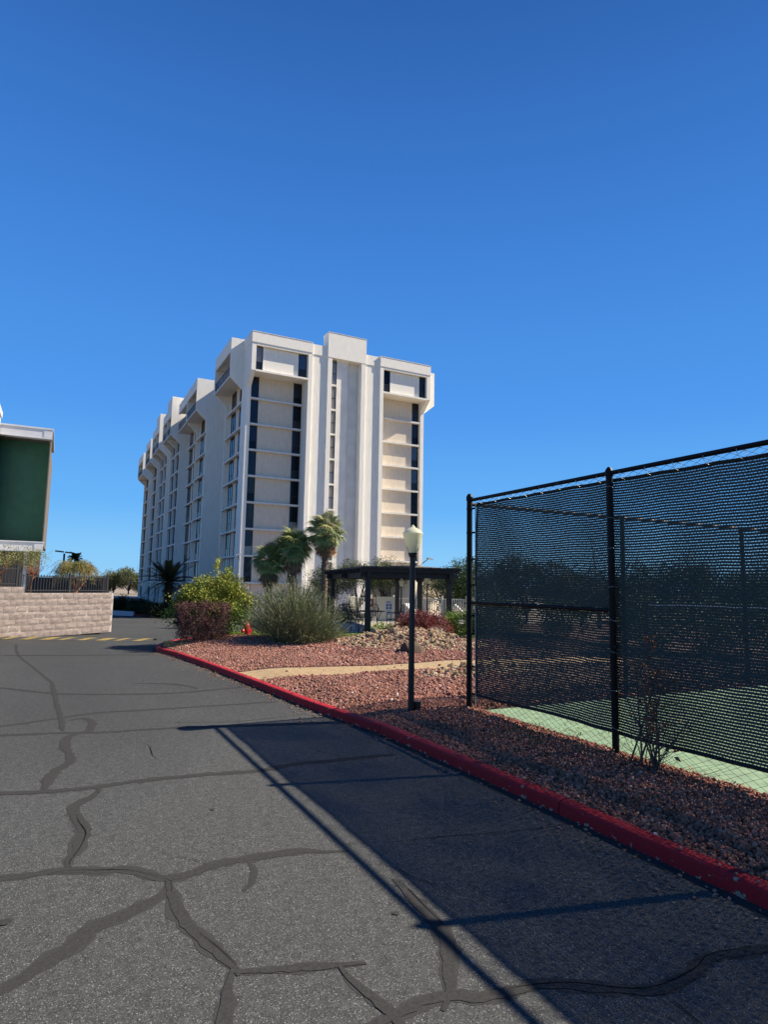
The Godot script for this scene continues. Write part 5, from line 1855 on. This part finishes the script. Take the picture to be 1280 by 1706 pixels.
	var gc := PackedColorArray()
	for i in 34000:
		var x := r.randf_range(4.2, 15.5)
		var d := 18.2 + 3.4 * pow(r.randf(), 1.6)
		if x > 10.5: d -= 1.4
		if not on_lawn(x, d) or x < kerb_x(d) + 0.3: continue
		if x > 8.3 and x < 14 and d > 19.0 + 0.1 * (x - 8.3): continue
		gw.append(Transform3D(facing(Vector3(r.randfn() * 0.4, 1, r.randfn() * 0.4), r.randf() * TAU, r.randf_range(0.06, 0.16)), P(x, bed_y(x, d), d)))
		gc.append(tinted(r, Color(0.12, 0.21, 0.025), Color(0.25, 0.28, 0.05)))
	var gr := scatter(self, "lawn_grass", leaf_mesh(1.0, 0.09, 0.1), M.blade, gw, gc)
	tag(gr, "bright green lawn grass between the bushes and the patio", "grass", "", "stuff")
	# weeds at the fence foot and the kerb corner
	for s in [[4.85, 5.35, 0.35, 0.05, "low creeping weed on the gravel at the middle fence post"], [2.72, 16.95, 0.16, 0.14, "small green weed growing at the red kerb's corner"]]:
		var wd := thing("weed", s[4], "plant", P(s[0], bed_y(s[0], s[1]) + 0.03, s[1]))
		cl = []
		for i in 26: cl.append([Vector3(r.randfn() * s[2], 0.02 + s[3] * r.randf(), r.randfn() * s[2]), 0.03, 12, r.randf_range(0.7, 1.2)])
		leaf_clumps(wd, "leaves", slim_leaf, M.leaf, cl, 0.02, 0.055, Color(0.07, 0.085, 0.02), Color(0.13, 0.15, 0.04), 17 + int(s[0]), 0.5)
	bare_shrub()
	# fan palms
	fan_palm("tallest fan palm, its shaggy crown standing over the pergola's left end", P(11.93, -0.2, 29.8), 4.55, 0.15, 64, 61, 1.02)
	fan_palm("middle fan palm with a brown skirt, between the tallest and the shortest", P(10.5, -0.2, 30.5), 3.75, 0.16, 66, 62, 1.05)
	fan_palm("shortest fan palm of the three, left of the others behind the feathery bush", P(9.5, -0.2, 31.2), 3.05, 0.16, 60, 63, 0.98)
	# olive trees round the pool
	var ol := [[13.7, 33.6, 2.75, 1.25], [15.1, 32.6, 3.3, 1.45], [16.7, 32.2, 3.35, 1.35], [20.0, 31.2, 2.85, 1.5], [22.4, 29.6, 2.75, 1.5], [25.0, 27.0, 2.9, 1.4]]
	var ol_l := ["grey-green olive tree behind the pergola's left post, nearest the palms", "tall grey-green olive tree rising over the pergola roof, left one", "tall grey-green olive tree rising over the pergola roof, next to the pool house", "grey-green olive tree seen between the pergola's right posts", "grey-green olive tree past the pergola's right end", "grey-green olive tree standing just behind the court fence's corner post"]
	for i in ol.size():
		tree("olive_tree", ol_l[i], "tree", P(ol[i][0], -0.35, ol[i][1]), ol[i][2] + 0.3, Vector3(ol[i][3], 1.05, ol[i][3] * 0.9), 1.0, 0.08, 84, 0.16, 125, slim_leaf, 0.07, 0.14, Color(0.062, 0.085, 0.032), Color(0.14, 0.165, 0.075), 700 + i * 7, "olive trees round the pool")
	# trees seen through the windscreen
	var ct := [[17.4, 24.8, 3.0, 1.7], [19.6, 23.7, 3.3, 1.8], [22.0, 22.4, 2.9, 1.8], [24.3, 21.4, 2.9, 1.7], [26.6, 20.2, 3.3, 1.9], [29.0, 18.8, 3.0, 1.8], [31.5, 16.5, 3.1, 1.9]]
	for i in ct.size():
		tree("court_tree", ["first", "second", "third", "fourth", "fifth", "sixth", "seventh"][i] + " dark green tree from the corner post in the row seen through the windscreen", "tree", P(ct[i][0] * 1.2, -0.2, ct[i][1] * 1.2), 1.95 + (ct[i][2] - 1.75) * 1.2, Vector3(ct[i][3] * 1.45, 1.75, 1.7), 0.5, 0.09, 170, 0.24, 110, small_leaf, 0.07, 0.13, Color(0.035, 0.07, 0.02), Color(0.09, 0.13, 0.035), 800 + i * 5, "trees beyond the court")
	for s in [[13.6, 11.6, "dark green shrub beyond the court, just right of the net post"], [15.3, 11.1, "dark green shrub beyond the court, middle of three behind the net"], [17.1, 10.6, "dark green shrub beyond the court, farthest from the net post"], [13.2, 17.6, "dark green shrub behind the windscreen, left of the bare tree and nearest the corner post"], [15.6, 16.8, "dark green shrub behind the windscreen, between the bare tree and the corner shrub"], [18.2, 15.6, "dark green shrub behind the windscreen, right under the bare tree"], [20.6, 14.2, "dark green shrub behind the windscreen, right of the bare tree"]]:
		var hs := thing("court_shrub", s[2], "bush", P(s[0], 0.1, s[1]), 0.0, "shrubs behind the net")
		leaf_clumps(hs, "leaves", small_leaf, M.leaf, shell_clumps(r, Vector3(0, 0.75, 0), Vector3(0.95, 0.8, 0.8), 70, 0.12, 60, 0.6, -0.9), 0.05, 0.1, Color(0.03, 0.065, 0.018), Color(0.075, 0.12, 0.03), 900 + int(s[0] * 3))
		b = MB.new()
		stemmed(b, r, Vector3.ZERO, 8, Vector3(0.7, 1.0, 0.6), 0.02)
		part(hs, "stems", b.mesh(), M.bark)
	# bare brown tree behind the court
	tree("bare_tree", "nearly bare brown tree rising behind the court's back fence", "tree", P(21.0, 0.0, 20.4), 4.3, Vector3(1.5, 1.5, 1.3), 1.2, 0.09, 40, 0.2, 16, slim_leaf, 0.05, 0.1, Color(0.10, 0.06, 0.04), Color(0.16, 0.10, 0.06), 970)
	# terrace trees
	tree("palo_verde", "airy yellow-green tree with rust-coloured trunk before the green building, farther left", "tree", P(-2.1, 1.28, 30.9), 2.0, Vector3(0.95, 0.62, 0.8), 0.75, 0.035, 46, 0.13, 60, slim_leaf, 0.045, 0.10, Color(0.17, 0.185, 0.055), Color(0.28, 0.28, 0.11), 1000, "airy terrace trees", M.rust_stem)
	tree("palo_verde", "airy yellow-green tree with rust-coloured trunk at the green building's right corner", "tree", P(-0.95, 1.28, 30.6), 1.85, Vector3(0.60, 0.55, 0.6), 0.7, 0.03, 36, 0.12, 52, slim_leaf, 0.045, 0.10, Color(0.17, 0.185, 0.055), Color(0.28, 0.28, 0.11), 1010, "airy terrace trees", M.rust_stem)
	weeping_tree()
	date_palm("yucca_palm", "dark spiky palm head poking above the drooping tree", P(0.75, 1.2, 37.0), 1.75, 0.42, 26, 71, 0.3)
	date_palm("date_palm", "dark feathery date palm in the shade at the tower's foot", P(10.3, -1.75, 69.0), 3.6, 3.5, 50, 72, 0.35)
	# far trees left of the tower
	var ft := [[12.0, 208.0, 6.0, 3.6], [15.1, 206.5, 7.6, 3.6], [19.3, 204.5, 8.2, 4.0], [23.0, 203.0, 6.2, 3.4], [8.5, 210.0, 5.6, 3.8]]
	for i in ft.size():
		tree("lot_tree", ["pale olive tree behind the carport, second from the wall end", "pale olive tree behind the carport's middle", "tallest pale olive tree behind the carport, nearest the tower", "small pale olive tree tucked against the tower's far end", "pale olive tree mostly hidden by the block wall's end"][i], "tree", P(ft[i][0], -2.6, ft[i][1]), ft[i][2], Vector3(ft[i][3], 2.9, ft[i][3]), 2.0, 0.22, 80, 0.5, 80, small_leaf, 0.25, 0.5, Color(0.10, 0.115, 0.045), Color(0.19, 0.195, 0.085), 1100 + i * 3, "trees round the far car park")
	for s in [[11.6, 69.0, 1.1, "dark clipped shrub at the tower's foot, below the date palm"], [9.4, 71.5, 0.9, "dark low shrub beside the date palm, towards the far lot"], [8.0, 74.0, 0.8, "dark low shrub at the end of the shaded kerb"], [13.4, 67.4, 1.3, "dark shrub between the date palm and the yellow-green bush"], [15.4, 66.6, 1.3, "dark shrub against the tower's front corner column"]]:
		var hs := thing("base_shrub", s[3], "bush", P(s[0], -1.65, s[1]), 0.0, "shaded shrubs at the tower's foot")
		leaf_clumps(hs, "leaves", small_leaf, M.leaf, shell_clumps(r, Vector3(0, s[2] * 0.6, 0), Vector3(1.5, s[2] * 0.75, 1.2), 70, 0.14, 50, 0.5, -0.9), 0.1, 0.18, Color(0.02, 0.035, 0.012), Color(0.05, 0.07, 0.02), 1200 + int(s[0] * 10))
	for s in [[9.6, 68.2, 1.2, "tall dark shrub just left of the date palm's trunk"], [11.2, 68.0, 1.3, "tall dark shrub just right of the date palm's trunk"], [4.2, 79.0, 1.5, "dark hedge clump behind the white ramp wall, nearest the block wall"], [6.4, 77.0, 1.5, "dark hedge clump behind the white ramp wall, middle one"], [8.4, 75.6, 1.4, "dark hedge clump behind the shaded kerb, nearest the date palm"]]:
		var hs := thing("base_shrub", s[3], "bush", P(s[0], -1.7, s[1]), 0.0, "shaded shrubs at the tower's foot")
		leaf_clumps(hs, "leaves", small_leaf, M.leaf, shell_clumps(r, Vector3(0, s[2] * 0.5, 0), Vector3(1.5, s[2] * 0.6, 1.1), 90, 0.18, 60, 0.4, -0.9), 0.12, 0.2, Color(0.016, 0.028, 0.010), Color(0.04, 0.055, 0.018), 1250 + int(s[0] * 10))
	# shrubs screening the gap between the palms and the tower
	for s in [[8.6, 25.2, 0.9, 1.15, "pale flowering grey shrub right behind the feathery bush"], [9.6, 27.6, 1.0, 1.35, "grey-green shrub at the foot of the fan palms"], [8.0, 28.6, 1.1, 1.2, "grey-green shrub left of the fan palms' trunks"], [11.6, 26.4, 0.7, 0.9, "dark shrub at the left end of the cream pool fence"]]:
		var hs := thing("garden_shrub", s[4], "bush", P(s[0], -0.1, s[1]), 0.0, "shrubs round the palms")
		leaf_clumps(hs, "leaves", slim_leaf, M.leaf, shell_clumps(r, Vector3(0, s[3] * 0.55, 0), Vector3(s[2], s[3] * 0.6, s[2]), 60, 0.13, 70, 0.5, -0.9), 0.06, 0.12, Color(0.07, 0.095, 0.035), Color(0.15, 0.17, 0.085), 1300 + int(s[0] * 10))
		b = MB.new()
		stemmed(b, r, Vector3.ZERO, 8, Vector3(s[2], s[3], s[2]), 0.015)
		part(hs, "stems", b.mesh(), M.bark)

func feather_bush(called: String, label: String, at: Vector3, rad: Vector3, n: int, seed_: int) -> void:
	var t := thing(called, label, "bush", at)
	var r := RandomNumberGenerator.new()
	r.seed = seed_
	var b := MB.new()
	for i in 60:
		var d := Vector3(r.randfn() * 0.6, 1.0, r.randfn() * 0.6).normalized() * rad * 0.75
		limb(b, Vector3(r.randfn() * 0.06, -0.05, r.randfn() * 0.06), d, 0.014, 0.004, r, 0.06, 4)
	part(t, "stems", b.mesh(), M.twig)
	# one upswept blade, three segments
	var bl := MB.new()
	var p := [Vector3(0, 0, 0), Vector3(0.4, 0.03, 0), Vector3(0.75, 0.10, 0), Vector3(1.0, 0.2, 0)]
	var w := [0.012, 0.018, 0.013, 0.003]
	for i in 3:
		bl.quad(p[i] + Vector3(0, 0, w[i]), p[i] - Vector3(0, 0, w[i]), p[i + 1] - Vector3(0, 0, w[i + 1]), p[i + 1] + Vector3(0, 0, w[i + 1]))
	var where := []
	var cols := PackedColorArray()
	var lobes := []
	for i in 44: lobes.append([Vector3(r.randfn(), r.randf_range(-0.1, 1.3), r.randfn()).normalized(), r.randf_range(0.62, 1.18), r.randf_range(0.7, 1.3)])
	for i in n:
		var lb: Array = lobes[r.randi() % 44]
		var d: Vector3 = (lb[0] + Vector3(r.randfn(), r.randfn() * 0.6, r.randfn()) * 0.24).normalized()
		d.y = absf(d.y) * 0.92 + 0.02
		var k := r.randf_range(0.35, 0.90) * float(lb[1])
		var o := d * rad * k
		o.y += 0.05
		var dir: Vector3 = (d * Vector3(1.0, 0.8, 1.0) + Vector3(0, 0.75, 0) + Vector3(r.randfn(), r.randfn(), r.randfn()) * 0.26)
		var l := r.randf_range(0.12, 0.32)
		where.append(Transform3D(facing(dir, r.randf() * TAU, l), o))
		var c := tinted(r, Color(0.13, 0.16, 0.07), Color(0.235, 0.255, 0.135))
		if r.randf() < 0.13 * k * 2.0 and d.y > 0.4: c = tinted(r, Color(0.26, 0.23, 0.13), Color(0.34, 0.30, 0.19))
		var tt: float = lb[2]
		cols.append(Color(c.r * tt, c.g * tt, c.b * tt))
	scatter(t, "foliage", bl.mesh(), M.blade, where, cols)
	var cl := []
	for lb in lobes:
		for k in 7:
			var d: Vector3 = (lb[0] + Vector3(r.randfn(), r.randfn() * 0.7, r.randfn()) * 0.25).normalized()
			d.y = absf(d.y)
			cl.append([d * rad * r.randf_range(0.55, 0.98) * float(lb[1]) + Vector3(0, 0.06, 0), 0.085, 42, lb[2]])
	leaf_clumps(t, "small_leaves", leaf_mesh(1.0, 0.16, 0.1), M.leaf, cl, 0.035, 0.085, Color(0.11, 0.145, 0.055), Color(0.20, 0.235, 0.11), seed_ + 3, 0.7)

func bare_shrub() -> void:
	var t := thing("bare_shrub", "leafless twiggy shrub with a few rusty leaves growing at the fence foot", "bush", P(4.95, bed_y(4.95, 4.28) - 0.02, 4.28))
	var r := RandomNumberGenerator.new()
	r.seed = 55
	var b := MB.new()
	var tips := []
	for i in 15:
		var big := i < 8
		var h := r.randf_range(0.7, 1.08) if big else r.randf_range(0.25, 0.55)
		var e := Vector3(r.randfn() * 0.08, h, clampf(r.randfn() * 0.20, -0.3, 0.3) if big else r.randfn() * 0.22)
		var o := Vector3(r.randfn() * 0.05, -0.03, r.randfn() * 0.10)
		limb(b, o, e, 0.011 if big else 0.006, 0.004, r, 0.05, 5)
		for k in (7 if big else 4):
			var q := o.lerp(e, r.randf_range(0.35, 0.98))
			var z := q + Vector3(r.randfn() * 0.07, r.randf_range(0.06, 0.24), r.randfn() * 0.13)
			limb(b, q, z, 0.0035, 0.0015, r, 0.1, 4)
			tips.append(z)
			for m in 2:
				var q2 := q.lerp(z, r.randf_range(0.4, 0.9))
				limb(b, q2, q2 + Vector3(r.randfn() * 0.05, r.randf_range(0.0, 0.12), r.randfn() * 0.08), 0.002, 0.001, r, 0.1, 3)
	for i in 40:   # fine whiskers low down
		var o := Vector3(r.randfn() * 0.10, 0.02, r.randfn() * 0.30)
		limb(b, o, o + Vector3(r.randfn() * 0.12, r.randf_range(0.05, 0.28), r.randfn() * 0.22), 0.002, 0.001, r, 0.1, 3)
	part(t, "branches", b.mesh(), M.twig)
	var lm := leaf_mesh(1.0, 0.5, 0.6)
	var mats := [mat(0.34, 0.11, 0.04, 0.8), mat(0.24, 0.075, 0.035, 0.8), mat(0.40, 0.19, 0.08, 0.8)]
	for m in mats: m.cull_mode = BaseMaterial3D.CULL_DISABLED
	for i in 80:
		var at: Vector3 = tips[r.randi() % tips.size()]
		if i > 30: at = tips[[3, 9, 17, 25, 31][i % 5]] + Vector3(r.randfn(), r.randfn(), r.randfn()) * 0.035
		var o := part(t, "leaf", lm, mats[r.randi() % 3], at)
		o.basis = facing(Vector3(r.randfn(), r.randfn() - 0.5, r.randfn()), r.randf() * TAU, r.randf_range(0.045, 0.085))

func weeping_tree() -> void:
	var t := thing("weeping_tree", "small drooping yellow-green tree behind the iron fence left of the lane", "tree", P(0.72, 1.28, 32.4))
	var r := RandomNumberGenerator.new()
	r.seed = 88
	var b := MB.new()
	for i in 4:
		limb(b, Vector3(0.05 * i - 0.1, -0.1, 0), Vector3(r.randfn() * 0.25, 0.9, r.randfn() * 0.2), 0.035, 0.02, r)
	part(t, "trunk", b.mesh(), M.rust_stem)
	var where := []
	var cols := PackedColorArray()
	var tw := MB.new()
	for i in 260:
		var a := r.randf() * TAU
		var k := sqrt(r.randf())
		var o := Vector3(cos(a) * k * 0.35, 0.9 + 0.25 * r.randf(), sin(a) * k * 0.35)
		var e := Vector3(cos(a) * (0.35 + 0.68 * k) * r.randf_range(0.8, 1.15), 0, sin(a) * (0.35 + 0.6 * k))
		var peak := r.randf_range(0.15, 0.50) * (1.1 - 0.4 * k)
		var drop := r.randf_range(0.3, 0.95) * (0.35 + 0.65 * k)
		var pts := []
		var rad := []
		for q in 9:
			var s := q / 8.0
			var p := o.lerp(Vector3(e.x, o.y, e.z), pow(s, 0.7)) + Vector3(0, peak * sin(minf(s * 1.6, 1.0) * PI * 0.62) - drop * s * s, 0)
			pts.append(p); rad.append(0.004)
			if q > 0:
				for m in 9:
					where.append(Transform3D(facing(Vector3(r.randfn(), -0.7 + r.randfn() * 0.5, r.randfn()), r.randf() * TAU, r.randf_range(0.04, 0.085)), p + Vector3(r.randfn(), r.randfn(), r.randfn()) * 0.03))
					cols.append(tinted(r, Color(0.15, 0.18, 0.05), Color(0.27, 0.285, 0.105)))
		tw.tube(pts, rad, 3, false)
	part(t, "twigs", tw.mesh(), M.rust_stem)
	scatter(t, "leaves", leaf_mesh(1.0, 0.22, 0.2), M.leaf, where, cols)

# ------------------------------------------------------------------ rock heaps
func rock_heap(called: String, label: String, c: Vector2, rad: Vector2, n: int, s0: float, s1: float, seed_: int, spoil: int) -> Node3D:
	var t := thing(called, label, "rock heap", P(c.x, bed_y(c.x, c.y), c.y))
	var r := RandomNumberGenerator.new()
	r.seed = seed_
	var ms := []
	for i in 7: ms.append(stone_mesh(200 + i))
	for i in n:
		var a := r.randf() * TAU
		var k := sqrt(r.randf())
		var x := c.x + cos(a) * k * rad.x
		var d := c.y + sin(a) * k * rad.y * (0.8 + 0.2 * sin(x * 3.0))
		if d > c.y + rad.y * 0.5 and r.randf() < 0.5: d = c.y - (d - c.y)
		var s := r.randf_range(s0, s1) * (1.0 if k < 0.8 else 0.8)
		var o := part(t, "rock", ms[r.randi() % 7], M.stone_tex[r.randi() % 5], P(x, bed_y(x, d) + s * 0.16, d) - t.position)
		o.basis = Basis(Vector3(r.randfn(), r.randfn(), r.randfn()).normalized(), r.randf() * TAU) * Basis.from_scale(Vector3(s * r.randf_range(0.8, 1.35), s * r.randf_range(0.5, 0.8), s))
	var where := []
	var cols := PackedColorArray()
	for i in spoil:
		var a := r.randf() * TAU
		var k := sqrt(r.randf()) * 1.04
		var x := c.x + cos(a) * k * rad.x
		var d := c.y + sin(a) * k * rad.y
		var s := r.randf_range(0.04, s0 * 0.95)
		where.append(Transform3D(Basis(Vector3(r.randfn(), r.randfn(), r.randfn()).normalized(), r.randf() * TAU) * Basis.from_scale(Vector3(s * 1.2, s * 0.7, s)), P(x, bed_y(x, d) + s * 0.2, d) - t.position))
		cols.append(tinted(r, Color(0.30, 0.22, 0.13), Color(0.50, 0.40, 0.26)))
	scatter(t, "small_rocks", stone_mesh(210), M.stone, where, cols)
	return t

func build_rocks() -> void:
	var t := rock_heap("rock_mound", "long low mound of tan rocks beneath the crimson shrub", Vector2(8.9, 15.6), Vector2(2.15, 1.75), 280, 0.10, 0.23, 41, 2200)
	var b := stone_mesh(222)
	var bo := solo("boulder", b, grained(mat(0.12, 0.08, 0.048, 0.95), "rock", 0.05, 0.5, 1.0, 0.6, 1.0, "rockb", 0.1), "large brown boulder at the front of the tan rock mound, left of the lamp pole", "boulder", "", P(7.9, bed_y(7.9, 13.9) + 0.07, 13.85))
	bo.basis = Basis(Vector3.UP, 0.5) * Basis.from_scale(Vector3(1.0, 0.36, 0.7))
	rock_heap("rock_pile", "small pile of tan rocks beside the sandy path, against the fence corner", Vector2(7.2, 10.1), Vector2(1.15, 0.55), 90, 0.09, 0.2, 43, 420)
